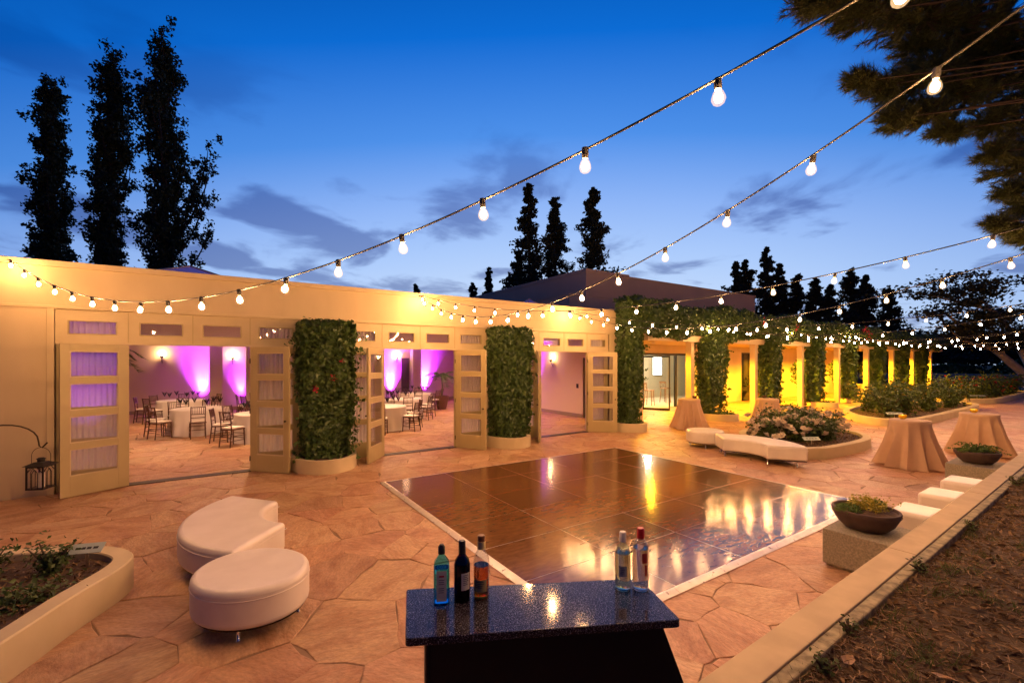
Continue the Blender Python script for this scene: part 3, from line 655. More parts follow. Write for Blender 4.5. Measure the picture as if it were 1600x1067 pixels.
stool(17.0, WALL_Y+5.2, R(200), 'bar stool at the left of the lounge doorway')
stool(20.3, WALL_Y+5.3, R(90), 'dark bar stool behind the right-hand lounge glass')
# yellow downlights in the arcade ceiling
for k, x in enumerate((13.6, 17.1, 21.5, 25.6, 29.6, 33.5, 37.4, 41.2)):
    t = thing('downlight', 'yellow recessed downlight in the arcade ceiling, %s from the hall' % ('first', 'second', 'third', 'fourth', 'fifth', 'sixth', 'seventh', 'eighth')[k], 'ceiling lamp', (x, WALL_Y+.75, 3.0), 0, 'yellow downlights along the arcade')
    MB().lathe([(.10, -.11), (.13, -.11), (.13, -.001), (.10, -.001)], 16).build('can', 'trim_paint', t)
    MB().cyl(0, 0, -.105, -.1, .095, n=16).build('lens', 'downlight_yellow', t)
    lamp('downlight_beam', 'SPOT', (0, 0, -.12), t, (1.0, .47, .010), 3300 if k else 1100, .06, R(158), None, .4)
# ================================================================== STRING LIGHTS
BM = MB().lathe([(.008, .030), (.017, .016), (.0195, .002), (.016, -.012), (.006, -.020)], 8).mesh('filament'); BM.materials.append(MATS['bulb_glow']); BM.shade_smooth()
GM = MB().lathe([(.012, .046), (.015, .038), (.024, .024), (.030, .006), (.031, -.006), (.026, -.020), (.016, -.029), (.004, -.033)], 12, cap=False).mesh('bulb'); GM.materials.append(MATS['bulb_envelope']); GM.shade_smooth()
SM = MB().lathe([(.006, .100), (.017, .096), (.018, .060), (.015, .042)], 8).mesh('socket'); SM.materials.append(MATS['socket'])
def strand(a, phi, T, b, c_, off, label, end, d=.61):
    ux, uy = math.cos(phi), math.sin(phi)
    t0 = thing('string_light', label, 'string lights', a, 0, 'bulb strings zigzagging over the patio')
    zf = lambda t: -b*t+c_*t*t
    n = 60; path = [(0, .0, .06)]
    for i in range(1, n+1):
        t = T*i/n; path.append((ux*t, uy*t, zf(t)+.09))
    path.append((end[0]-a[0], end[1]-a[1], end[2]-a[2]))
    MB().tube(path, .0065, 5).build('cable', 'cable', t0, smooth=80)
    t = off
    while t < T-.1:
        if t > .05:
            k = link('bulb', GM, None, t0, loc=(ux*t, uy*t, zf(t)), rot=(random.uniform(-.12, .12), random.uniform(-.12, .12), 0))
            link('socket', SM, None, k); link('filament', BM, None, k)
        t += d
POLES = [(2.75, -.35), (6.67, -.35), (14.1, -.35), (20.2, -.35), (26.3, -.35), (32.4, -.35)]
ptop = lambda k: (POLES[k][0], POLES[k][1], 3.98)
strand((-2.75, 10.25, 3.75), -1.1007, 11.6, .3684, .0325, .184, 'topmost string of bulbs, from the left end of the parapet to the upper right', ptop(0), 0.6257)
strand((4.05, 10.25, 3.72), -1.6712, 10.4, .3722, .0377, .517, 'string of bulbs from above the middle doorway, crossing the sky below the topmost', ptop(0), 0.6035)
strand((4.05, 10.25, 3.72), -1.3427, 10.6, .2735, .0244, .1775, 'string of bulbs from above the middle doorway, gently crossing the taupe block', ptop(1), 0.6178)
strand((8.7, 10.25, 3.65), -1.7438, 10.5, .3270, .0301, .172, 'string of bulbs from above the rightmost doorway, lower of the two across the right sky', ptop(1), 0.5723)
strand((8.7, 10.25, 3.65), -1.0958, 11.7, .2410, .0207, .639, 'string of bulbs from above the rightmost doorway running right past the arcade vines', ptop(2), 0.6207)
k0 = 2
for i, (wx_, nm) in enumerate(((15.0, 'first arcade post'), (21.2, 'second arcade post'), (27.3, 'fourth arcade post'))):
    for j, pk in enumerate((k0, k0+1)):
        px_, py_ = POLES[pk]; A_ = (wx_, 10.1, 3.55); ph_ = math.atan2(py_+.15-A_[1], px_-A_[0]); T__ = math.hypot(px_-A_[0], py_+.15-A_[1])-.1
        b_ = .275; c__ = (3.6-A_[2]+b_*T__)/T__**2
        strand(A_, ph_, T__, b_, c__, .2+.17*j, 'distant string of bulbs from the beam near the %s, %s of its pair' % (nm, ('nearer', 'farther')[j]), ptop(pk))
    k0 += 1
for k, (x, y) in enumerate(POLES):
    z0 = float(bankz(x, y))-.05
    t = thing('light_pole', 'slim dark post on the mulch bank carrying bulb strings, %s from the bar' % ('first', 'second', 'third', 'fourth', 'fifth', 'sixth')[k], 'post', (x, y, z0), 0, 'posts for the string lights')
    MB().cyl(0, 0, 0, 4.02-z0, .035, .03, n=10).build('shaft', 'black_metal', t, smooth=50); MB().lathe([(.06, 0), (.06, .02), (.04, .05)], 12).build('foot', 'black_metal', t)
# ================================================================== OTTOMANS AND STOOLS
def ottoman(name, poly, label, legs, h=.43, bot=.125, group=None, rd=.045):
    cx = sum(p[0] for p in poly)/len(poly); cy = sum(p[1] for p in poly)/len(poly)
    t = thing(name, label, 'ottoman', (cx, cy, 0), 0, group)
    pl = ccw([(x-cx, y-cy) for x, y in poly])
    MB().prism(pl, bot, h).build('cushion', 'leather', t, smooth=50, bevel=rd, seg=4)
    sp = offset_poly(pl, -.0015); MB().tube([(x, y, h-.075) for x, y in sp+sp[:1]], .004, 5, cap=False).build('piping', 'leather', t, smooth=60)
    MB().prism(offset_poly(pl, .03), bot-.012, bot).build('base_board', 'black_metal', t)
    for lx, ly in legs:
        MB().lathe([(.017, 0), (.017, .006), (.010, .012), (.017, bot-.012)], 10, lx-cx, ly-cy).build('leg', 'steel', t, smooth=60)
    return t
def ell(cx, cy, a, b, ang, n=40): return [(cx+a*math.cos(2*math.pi*i/n)*math.cos(ang)-b*math.sin(2*math.pi*i/n)*math.sin(ang), cy+a*math.cos(2*math.pi*i/n)*math.sin(ang)+b*math.sin(2*math.pi*i/n)*math.cos(ang)) for i in range(n)]
def sector(cx, cy, r0, r1, a0, a1, n=22):
    return [(cx+r1*math.cos(R(a0+(a1-a0)*i/n)), cy+r1*math.sin(R(a0+(a1-a0)*i/n))) for i in range(n+1)]+[(cx+r0*math.cos(R(a1-(a1-a0)*i/n)), cy+r0*math.sin(R(a1-(a1-a0)*i/n))) for i in range(n+1)]
ottoman('round_ottoman', ell(.255, 4.46, .485, .425, R(-59)), 'oval white leather ottoman on thin steel legs in the left foreground', [(.14, 4.14), (.60, 4.34), (.0, 4.55), (.32, 4.82)])
ottoman('curved_ottoman', sector(1.02, 5.95, .57, 1.37, 128, 229), 'crescent white leather ottoman behind the oval one, left of the dance floor', [(.25, 6.85), (.5, 6.35), (.2, 5.1), (.52, 5.42), (-.2, 5.9)])
ottoman('round_ottoman', ell(10.62, 6.98, .47, .45, 0), 'round white leather ottoman touching the curved bench beyond the dance floor', [(10.3, 6.75), (10.75, 6.62), (10.95, 7.1), (10.45, 7.3)])
ottoman('curved_ottoman', sector(9.35, 5.5, .66, 1.43, -53, 46), 'curved white leather bench in front of the bed of white roses', [(9.85, 5.0), (10.1, 4.52), (9.95, 6.02), (10.25, 6.3), (10.65, 5.5)])
for (x0, x1, lab) in ((6.72, 7.28, 'white cube stool against the low wall, nearest the planted bowl'), (7.90, 8.46, 'white cube stool against the low wall, middle one of three'), (9.02, 9.60, 'white cube stool against the low wall, farthest of three')):
    y0 = rw(x1)+.03
    t = thing('cube_stool', lab, 'stool', ((x0+x1)/2, y0+.22, 0), R(1.7), 'white cube stools along the wall')
    w_ = (x1-x0)/2
    MB().box(-w_, w_, -.205, .205, .03, .44).build('cushion', 'leather', t, smooth=50, bevel=.05, seg=4)
    for a in (-1, 1):
        for b in (-1, 1): MB().cyl(a*(w_-.06), b*.14, 0, .032, .02, n=8).build('foot', 'black_metal', t)
# ================================================================== COCKTAIL TABLES
def draped(x, y, rt, rb, h, label, n=144, folds=11, seed=1, group='cocktail tables in peach linen', mat='peach_linen', name='cocktail_table', cat='table'):
    g = random.Random(seed); t = thing(name, label, cat, (x, y, 0), g.uniform(0, 6), group)
    ph = [g.uniform(0, 6.28) for _ in range(4)]
    V = []; rows = [(0, 0), (.05, 0), (.1, .0), (.25, .14), (.5, .40), (.75, .7), (.9, .88), (1.0, 1.0)]
    F = []
    def fold(a): return (1-2*abs(math.sin(.5*(folds*a+ph[0]+.9*math.sin(2*a+ph[1])))))*.7+math.sin((folds-4)*a+ph[2])*.3
    V += [(rt*.5*math.cos(2*math.pi*i/n), rt*.5*math.sin(2*math.pi*i/n), h) for i in range(n)]
    V += [((rt-.012)*math.cos(2*math.pi*i/n), (rt-.012)*math.sin(2*math.pi*i/n), h) for i in range(n)]
    for (q, s) in rows:
        for i in range(n):
            a = 2*math.pi*i/n; f = fold(a); amp = (.13 if rb < .7 else .05)*s**.62
            r = rt+(rb-rt)*(.35*s+.65*s**1.5)+amp*f+(.0 if q else 0)
            z = (h-.012)*(1-q)+.006+(.02*math.sin(3*a+ph[3])*s if q == 1 else 0)+(.012 if q == 1 else 0)
            V.append((r*math.cos(a), r*math.sin(a), max(.004, z)))
    nr = len(rows)+2
    for j in range(nr-1): F += [(j*n+i, (j+1)*n+i, (j+1)*n+(i+1) % n, j*n+(i+1) % n) for i in range(n)]
    F.append(tuple(range(n)))
    MB().add(V, F).build('tablecloth', mat, t, smooth=70)
    MB().cyl(0, 0, h-.03, h-.004, rt-.02, n=32).build('tabletop', 'dark_wood', t)
    MB().cyl(0, 0, 0, h-.03, .04, n=10).build('pedestal', 'black_metal', t); MB().cyl(0, 0, 0, .03, .25, .22, n=20).build('foot', 'black_metal', t)
    return t
TB = [(12.25, 3.28, 'peach-draped cocktail table with a lit gold votive, nearest on the right', 1), (15.15, 2.78, 'peach-draped cocktail table behind the farther bowl planter by the low wall', 2), (13.05, 9.15, 'peach-draped cocktail table in front of the lounge glass doors', 3), (15.35, 7.8, 'peach-draped cocktail table half hidden behind the white roses', 4)]
for x, y, lab, s in TB: draped(x, y, .345, .585, .97, lab, seed=s, folds=13)
def votive(x, y, lit, label):
    t = thing('votive_candle', label, 'candle', (x, y, .982), 0, 'votive candles on the cocktail tables')
    MB().lathe([(.03, 0), (.055, .015), (.07, .05), (.066, .085), (.060, .085), (.062, .05), (.048, .02), (.0, .016)], 18, cap=False).build('cup', 'amber_glass' if lit else 'dark_votive', t, smooth=60)
    MB().cyl(0, 0, .018, .04, .045, n=14).build('wax', 'paper', t)
    MB().lathe([(.003, .04), (.009, .055), (.001, .085)], 8).build('flame', 'candle_flame', t)
    if lit: lamp('candle_light', 'POINT', (0, 0, .1), t, (1, .65, .15), 2.2, .02)
votive(12.18, 3.38, True, 'glowing gold votive on the nearest peach cocktail table'); votive(15.1, 2.86, True, 'glowing gold votive on the cocktail table by the low wall')
votive(13.2, 9.05, False, 'small dark votive on the table before the lounge doors'); votive(15.35, 7.9, False, 'small dark votive on the table behind the white roses')
# ================================================================== BOWLS ON PLINTHS
def bowl(x, y, px0, px1, py0, py1, seed, l1, l2, flower):
    t = thing('plinth', l1, 'plinth', ((px0+px1)/2, (py0+py1)/2, 0), R(1.2))
    a, b = (px1-px0)/2, (py1-py0)/2
    MB().box(-a+.03, a-.03, -b+.03, b-.03, 0, .03).build('foot', 'dirty_concrete', t); MB().box(-a, a, -b, b, .03, .40).build('block', 'aggregate', t, bevel=.01)
    t = thing('planted_bowl', l2, 'planter', (x, y, .402), 0)
    MB().lathe([(.14, 0), (.19, .01), (.25, .07), (.29, .15), (.305, .20), (.30, .215), (.28, .215), (.27, .19), (.17, .17)], 40, cap=True).build('bowl', 'bowl_clay', t, smooth=50)
    MB().lathe([(.299, .165), (.306, .172), (.304, .18)], 40, cap=False).build('rim_band', 'bowl_clay', t, smooth=60)
    MB().lathe([(.271, .185), (.17, .205), (.02, .22)], 24).build('soil', 'soil', t)
    g = np.random.default_rng(seed)
    def mound(n, cx, cy, r, h, sz, mat, nm):
        q = g.normal(0, 1, (n, 3)); q[:, 2] = np.abs(q[:, 2]); q /= np.linalg.norm(q, axis=1)[:, None]; q *= g.uniform(.6, 1, (n, 1))
        P = q*np.array([r, r, h])+np.array([cx, cy, .20]); return leaves(nm, P, q, sz, mat, t, jit=.5)
    mound(500, -.17, .1, .14, .07, .025, 'moss', 'moss_cushion'); mound(420, .2, -.02, .11, .085, .025, 'moss', 'moss_cushion')
    if flower:
        P = []; Nn = []
        for _ in range(52):
            a = g.uniform(0, 6.28); r = g.uniform(.02, .21); bx, by = r*math.cos(a)*.9+.03, r*math.sin(a)*.8; h = g.uniform(.05, .16)
            dx_, dy_ = g.normal(0, .06, 2)
            for k in range(22):
                s = k/21; P.append((bx+dx_*s+g.normal(0, .012), by+dy_*s+g.normal(0, .012), .2+h*s+g.normal(0, .01))); Nn.append((dx_*3, dy_*3, 1))
        leaves('sedum', P, Nn, .026, 'yellow_flower', t, jit=.8)
    else:
        P = []; Nn = []
        for _ in range(60):
            a = g.uniform(0, 6.28); r = g.uniform(.05, .36); h = g.uniform(.02, .13)
            for k in range(10):
                s = k/9; P.append((r*math.cos(a)*(.5+.7*s), r*math.sin(a)*(.5+.7*s), .2+h*math.sin(s*2.4))); Nn.append((0, 0, 1))
        leaves('succulents', P, Nn, .045, 'moss', t, jit=.6); mound(200, .25, -.12, .1, .08, .03, 'yellow_flower', 'sedum')
bowl(5.86, 1.94, 5.50, 6.22, rw(5.8)+.10, rw(5.8)+.70, 1, 'square concrete plinth under the nearer bowl, beside the dance floor corner', 'brown clay bowl with yellow sedum and moss on the nearer plinth', True)
bowl(11.3, 2.10, 10.85, 11.7, rw(11)+.06, rw(11)+.76, 2, 'square concrete plinth under the farther bowl by the wall', 'brown clay bowl of green succulents in front of a peach table', False)
# ================================================================== BAR AND BOTTLES
c4 = [at(635, 920, 1.02), at(1000, 903, 1.02), at(1064, 968, 1.02), at(633, 998, 1.02)]
bx, by = sum(p[0] for p in c4)/4, sum(p[1] for p in c4)/4
bar = thing('portable_bar', 'black portable bar with a speckled blue granite top at the bottom of the picture', 'bar', (bx, by, 0))
def rounded(poly, r, k=5):
    o = []; n = len(poly)
    for i in range(n):
        a, b, c_ = [np.array(poly[(i+d) % n], float) for d in (-1, 0, 1)]; u = (a-b)/np.linalg.norm(a-b); v = (c_-b)/np.linalg.norm(c_-b)
        for j in range(k+1):
            t = j/k; o.append(tuple((1-t)**2*(b+u*r)+2*t*(1-t)*b+t*t*(b+v*r)))
    return o
top = [(x-bx, y-by) for x, y in c4]
MB().prism(rounded(ccw(top), .02), .985, 1.02).build('countertop', 'granite', bar, smooth=40, bevel=.004)
fl = [a-b for a, b in zip(at(665, 998, .985), (bx, by))]; fr = [a-b for a, b in zip(at(1036, 979, .985), (bx, by))]
bk_l = (fl[0]+.12, fl[1]+.31); bk_r = (fr[0]+.12, fr[1]+.29)
dxn = (fr[0]-fl[0], fr[1]-fl[1]); ln = math.hypot(*dxn); ex = (dxn[0]/ln*.115, dxn[1]/ln*.115)
def ringz(e, z): return [(fl[0], fl[1], z), (fr[0]+ex[0]*e, fr[1]+ex[1]*e, z), (bk_r[0]+ex[0]*e, bk_r[1]+ex[1]*e, z), (bk_l[0], bk_l[1], z)]
bd = MB(); VV = ringz(.0, .984)+ringz(1, .68)+ringz(1, .02)
bd.add(VV, [(4, 5, 1, 0), (5, 6, 2, 1), (6, 7, 3, 2), (7, 4, 0, 3), (8, 9, 5, 4), (9, 10, 6, 5), (10, 11, 7, 6), (11, 8, 4, 7), (11, 10, 9, 8), (0, 1, 2, 3)]); bd.build('cabinet', 'bar_black', bar)
MB().tube([(fl[0]+.004, fl[1]-.006, .98), (fl[0]+.004, fl[1]-.006, .05)], .008, 6).build('corner_post', 'bar_black', bar)
def bottle(u, v, label, prof, glass, liq, lt, cap, cap_prof, labels, rect=False, n=24, rz=0):
    x, y = at(u, v, 1.02); t = thing('bottle', label, 'bottle', (x, y, 1.021), math.atan2(y, x)-math.pi/2+rz, 'bottles on the bar top')
    def body(p, s=1.0):
        if not rect: return MB().lathe(p, n)
        m = MB(); k = 0; vs = []; fs = []; N_ = 16
        for r, z in p:
            sq = 1 if r > .022 else 0
            for i in range(N_):
                a = 2*math.pi*(i+.5)/N_; cxx, syy = math.cos(a), math.sin(a); f = 1/max(abs(cxx), abs(syy)) if sq else 1
                f = min(f, 1.28); vs.append((r*cxx*f, r*.8*syy*f if sq else r*syy, z))
        for j in range(len(p)-1): fs += [(j*N_+i, j*N_+(i+1) % N_, (j+1)*N_+(i+1) % N_, (j+1)*N_+i) for i in range(N_)]
        fs += [tuple(range(N_))[::-1], tuple(range((len(p)-1)*N_, len(p)*N_))]; return m.add(vs, fs)
    g = body(prof).build('glass', glass, t, smooth=50 if not rect else 30)
    if liq:
        inner = [(max(.003, r-.0035), z+(.006 if i == 0 else 0)) for i, (r, z) in enumerate(prof) if z <= lt]; inner.append((inner[-1][0], lt)); body(inner).build('liquid', liq, t, smooth=50 if not rect else 30)
    MB().lathe(cap_prof, 14).build('cap', cap, t, smooth=40)
    for (z0, z1, a0, a1, mt, lines) in labels:
        r = max(np.interp(z0, [q[1] for q in prof], [q[0] for q in prof]), np.interp(z1, [q[1] for q in prof], [q[0] for q in prof]))+.0012
        if rect:
            hwid = (a1-a0)/2; lb = MB().box(-hwid, hwid, -r*.8-.0014, -r*.8-.0006, z0, z1).build('label', mt, t)
            if lines:
                MB().box(-hwid*.5, hwid*.5, -r*.8-.0020, -r*.8-.00145, z1-.03, z1-.022).build('emblem', 'red_ink', lb)
                for k in range(7):
                    if k in (3,): continue
                    MB().box(-hwid*.6, hwid*random.uniform(.4, .62), -r*.8-.0019, -r*.8-.00145, z1-.045-k*.010, z1-.0425-k*.010).build('text_line', 'ink', lb)
        else:
            vs = []; fs = []; kk = 14
            for i in range(kk+1):
                a = R(a0+(a1-a0)*i/kk); vs += [(r*math.cos(a), r*math.sin(a), z0), (r*math.cos(a), r*math.sin(a), z1)]
            lb = MB().add(vs, [(2*i, 2*i+2, 2*i+3, 2*i+1) for i in range(kk)]).build('label', mt, t, smooth=60)
            for k in range(lines):
                zc = z1-.012-k*.009; b0 = a0+(a1-a0)*.2; b1 = a0+(a1-a0)*random.uniform(.6, .8); vs = []
                for i in range(7):
                    a = R(b0+(b1-b0)*i/6); vs += [((r+.0006)*math.cos(a), (r+.0006)*math.sin(a), zc), ((r+.0006)*math.cos(a), (r+.0006)*math.sin(a), zc+.003)]
                MB().add(vs, [(2*i, 2*i+2, 2*i+3, 2*i+1) for i in range(6)]).build('text_line', 'ink', lb)
    return t
bottle(690, 940, 'square-shouldered turquoise glass bottle with a tall pale label, leftmost on the bar', [(.036, 0), (.038, .004), (.038, .185), (.034, .2), (.015, .232), (.0135, .25)], 'gin_glass', 'gin_spirit', .17, 'cap_black', [(.017, .238), (.017, .272), (.012, .278), (.010, .283)], [(.018, .165, 0, .048, 'paper', 1)], rect=True)
bottle(722, 936, 'dark brown bottle with a black neck and a white back label on the bar', [(.038, 0), (.040, .004), (.040, .175), (.034, .2), (.018, .222), (.0155, .24), (.0155, .27)], 'wine_glass', 'wine', .2, 'cap_black', [(.0172, .225), (.0172, .288), (.015, .292)], [(.062, .145, -95, -30, 'paper', 6)])
bottle(752, 933, 'clear bottle half full of amber whisky with a tan label on the bar', [(.038, 0), (.040, .004), (.040, .18), (.036, .205), (.02, .24), (.0165, .262), (.0165, .29)], 'clear_glass', 'whisky', .165, 'cap_brown', [(.0185, .285), (.0185, .308), (.015, .312)], [(.045, .105, -150, -50, 'tan_label', 4), (.245, .283, -170, 10, 'neck_label', 0)])
bottle(973, 920, 'clear greenish bottle with a white cap near the right end of the bar', [(.038, 0), (.040, .004), (.040, .195), (.034, .215), (.017, .238), (.015, .262)], 'green_glass', 'water_spirit', .19, 'cap_white', [(.0175, .248), (.0175, .294), (.015, .298)], [(.08, .135, -120, -60, 'grey_paper', 4)])
bottle(1001, 920, 'clear bottle with a bright red cap, rightmost on the bar', [(.040, 0), (.042, .004), (.042, .205), (.041, .228), (.030, .252), (.017, .262), (.015, .275)], 'clear_glass', 'water_spirit', .215, 'cap_red', [(.0185, .264), (.0185, .312), (.016, .317)], [(.15, .20, -80, -42, 'red_ink', 0), (.085, .14, -60, -42, 'red_ink', 0)])
# ================================================================== LANTERN
t = thing('shepherd_hook', 'dark curved iron hook standing in front of the cream wall at the left edge', 'hook', (-3.05, 9.8, 0))
lp = onY(60, 700, 9.8); hx = lp[0]+3.05
MB().tube([(0, 0, 0), (0, 0, .9)]+[(hx*.5-hx*.5*math.cos(R(a)), 0, .98+.27*math.sin(R(a))) for a in range(0, 181, 15)]+[(hx+.01, 0, .90), (hx+.04, 0, .87), (hx+.10, 0, .945)], .011, 8).build('rod', 'bronze', t, smooth=70)
t = thing('lantern', 'black metal candle lantern hanging from the curved hook', 'lantern', (lp[0]+.03, 9.8, .245), R(-25))
MB().box(-.12, .12, -.12, .12, 0, .02).build('base', 'black_metal', t)
for a in (-.11, .11):
    for b in (-.11, .11): MB().box(a-.009, a+.009, b-.009, b+.009, .02, .36).build('corner_post', 'black_metal', t)
for ax in range(4):
    m = MB(); m.tube([(-.04, -.112, .02), (-.04, -.112, .25), (-.0, -.112, .31)], .005, 5); m.tube([(.04, -.112, .02), (.04, -.112, .25), (.0, -.112, .31)], .005, 5); m.box(-.1, .1, -.116, -.108, .335, .36)
    m.tube([(-.1, -.112, .26), (-.04, -.112, .335)], .004, 4); m.tube([(.1, -.112, .26), (.04, -.112, .335)], .004, 4)
    m.build('tracery', 'black_metal', t, rot=(0, 0, ax*math.pi/2)); MB().box(-.1, .1, -.105, -.102, .02, .335).build('pane', 'glass', t, rot=(0, 0, ax*math.pi/2))
MB().add([(-.15, -.15, .36), (.15, -.15, .36), (.15, .15, .36), (-.15, .15, .36), (-.06, -.06, .41), (.06, -.06, .41), (.06, .06, .41), (-.06, .06, .41)], [(3, 2, 1, 0), (4, 5, 6, 7), (0, 1, 5, 4), (1, 2, 6, 5), (2, 3, 7, 6), (3, 0, 4, 7)]).build('roof', 'black_metal', t)
MB().lathe([(.045, .41), (.045, .45), (.06, .455), (.03, .475)], 12).build('chimney', 'black_metal', t)
MB().tube([(-.13, 0, .34), (-.13, 0, .5)]+[(-.13*math.cos(R(a)), 0, .5+.13*math.sin(R(a))) for a in range(15, 180, 15)]+[(.13, 0, .5), (.13, 0, .34)], .004, 5).build('bail', 'black_metal', t)
MB().cyl(0, 0, .02, .24, .045, n=18).build('candle', 'paper', t, smooth=40)
# ================================================================== HALL FURNITURE
def make_chair():
    t = thing('ballroom_chair', 'x', 'chair', (0, 0, 0), 0, 'ballroom chairs around the hall tables')
    for a in (-.18, .18): MB().tube([(a*1.06, .2, 0), (a, .18, .45)], .015, 6).build('leg', 'chair_wood', t)       # front
    for a in (-.17, .17): MB().tube([(a*1.06, -.23, 0), (a, -.18, .45), (a, -.2, .7), (a*.98, -.24, .92)], .015, 6).build('leg', 'chair_wood', t)
    MB().box(-.2, .2, -.19, .2, .435, .46).build('seat', 'chair_wood', t)
    MB().box(-.19, .19, -.17, .2, .461, .505).build('cushion', 'cushion', t, smooth=50, bevel=.018)
    b = MB()
    for z, y in ((.90, -.237), (.70, -.2), (.60, -.192)): b.tube([(-.17, y, z), (.17, y, z)], .012, 6)
    for k in range(6): x = -.125+k*.05; b.tube([(x, -.2, .70), (x, -.237, .90)], .007, 5)
    b.build('backrest', 'chair_wood', t)
    st = MB()
    for z in (.2, .32):
        st.tube([(-.18, .19, z), (.18, .19, z)], .009, 5)
        for a in (-.185, .185): st.tube([(a, -.2, z-.04), (a, .19, z-.04)], .009, 5)
    st.tube([(-.18, -.2, .25), (.18, -.2, .25)], .009, 5); st.build('stretcher', 'chair_wood', t)
    return t
chair0 = make_chair(); first = [True]
NAP = MB()
for k in range(7):
    a = 2*math.pi*k/7; NAP.add([(0, 0, 0), (.025*math.cos(a), .025*math.sin(a), .06), (.06*math.cos(a+.35), .06*math.sin(a+.35), .15), (.025*math.cos(a+.7), .025*math.sin(a+.7), .10)], [(0, 1, 2, 3)])
NAPM = NAP.mesh('napkin'); NAPM.materials.append(MATS['napkin'])
GOB = MB().lathe([(.03, 0), (.03, .004), (.005, .01), (.005, .09), (.03, .12), (.034, .17), (.028, .2)], 10, cap=False).mesh('goblet'); GOB.materials.append(MATS['glass'])
TABLES = [(-.42, 16.9, 'leftmost round table', 0), (1.15, 14.5, 'table behind the right leaf, left doorway', .4), (1.9, 20.3, 'far table, left doorway', .2),
          (4.5, 14.5, 'nearest table, middle doorway', 0), (6.0, 16.9, 'second table, middle doorway', .3), (7.7, 19.8, 'farthest table, middle doorway', .1),
          (-1.1, 20.9, 'table at the back wall, left doorway', .2), (3.3, 17.6, 'table between the left and middle doorways', .1)]
for ti, (tx, ty, tn, ro) in enumerate(TABLES):
    lab = {0: 'round table in a white cloth with black napkins, leftmost in the hall', 1: 'round white table partly behind the right leaf of the left doorway', 2: 'round white table far back at the right of the left doorway', 3: 'round white table nearest the middle doorway', 4: 'round white table second from the middle doorway', 5: 'round white table farthest back in the middle doorway', 6: 'round white table at the back wall in the left doorway', 7: 'round white table halfway between the left and middle doorways'}[ti]
    draped(tx, ty, .76, .86, .76, lab, seed=20+ti, folds=15, group='round banquet tables in the hall', mat='white_linen', name='banquet_table')
    ca = math.atan2(-ty, -tx)
    for pos, da in (('on the near side of', 0), ('front left of', -.95), ('left of', -1.75), ('front right of', .95), ('right of', 1.8), ('behind', 3.0), ('back left of', -2.55)):
        a = ca+da*1.0+ro*.3+random.uniform(-.08, .08); r = 1.06+random.uniform(-.04, .08)
        c_ = chair0 if first[0] else copy_tree(chair0); first[0] = False
        c_.location = (tx+r*math.cos(a), ty+r*math.sin(a), .002); c_.rotation_euler = (0, 0, a+math.pi/2+random.uniform(-.12, .12))
        c_['label'] = 'dark spindle-back chair %s the %s' % (pos, tn.replace('round table', 'table'))
    for k in range(6):
        a = ca+k*math.pi/3+.3; x, y = tx+.52*math.cos(a), ty+.52*math.sin(a)
        o = thing('napkin_glass', 'black napkin fanned from a glass on the '+tn, 'napkin', (x, y, .764), random.uniform(0, 3), 'black napkins on the '+tn)
        q_ = link('napkin', NAPM, None, o, loc=(0, 0, .13)); q_.scale = (1.5, 1.5, 1.35); link('goblet', GOB, None, o)
def palm(x, y, z, label, h, n, seed, pot=True):
    g = random.Random(seed); t = thing('potted_palm', label, 'palm', (x, y, z))
    if pot: MB().lathe([(.2, 0), (.3, .45), (.33, .62), (.3, .62), (.28, .55)], 20).build('pot', 'terracotta_pot', t, smooth=50)
    MB().tube([(0, 0, .55), (.03, 0, .55+h*.5), (0, .02, .55+h)], [.05, .035, .03], 7).build('trunk', 'stem', t)
    P = []; D = []
    for k in range(n):
        a = g.uniform(0, 6.28); up = g.uniform(.2, 1.1); ln_ = g.uniform(.7, 1.05); path = []
        for i in range(13):
            s = i/12; path.append((math.cos(a)*ln_*s, math.sin(a)*ln_*s, .55+h+ln_*(up*s-.95*s*s)))
        MB().tube(path, [.012*(1-.8*i/12) for i in range(13)], 4).build('frond_stem', 'vine_leaf', t)
        for i in range(2, 13):
            for q in range(3):
                p = np.array(path[i-1])+(np.array(path[i])-np.array(path[i-1]))*q/3
                for sd in (-1, 1):
                    P.append(p); D.append((-math.sin(a)*sd+math.cos(a)*.5, math.cos(a)*sd+math.sin(a)*.5, -.35+g.uniform(-.1, .1)))
    needles('leaflets', P, D, .26, .022, 'vine_leaf', t)
palm(8.75, 19.2, 0, 'potted palm beside the right-hand uplight in the middle doorway', .95, 9, 3)
palm(-2.7, 16.2, 0, 'palm whose fronds reach into the top left of the left doorway', 1.9, 9, 5)
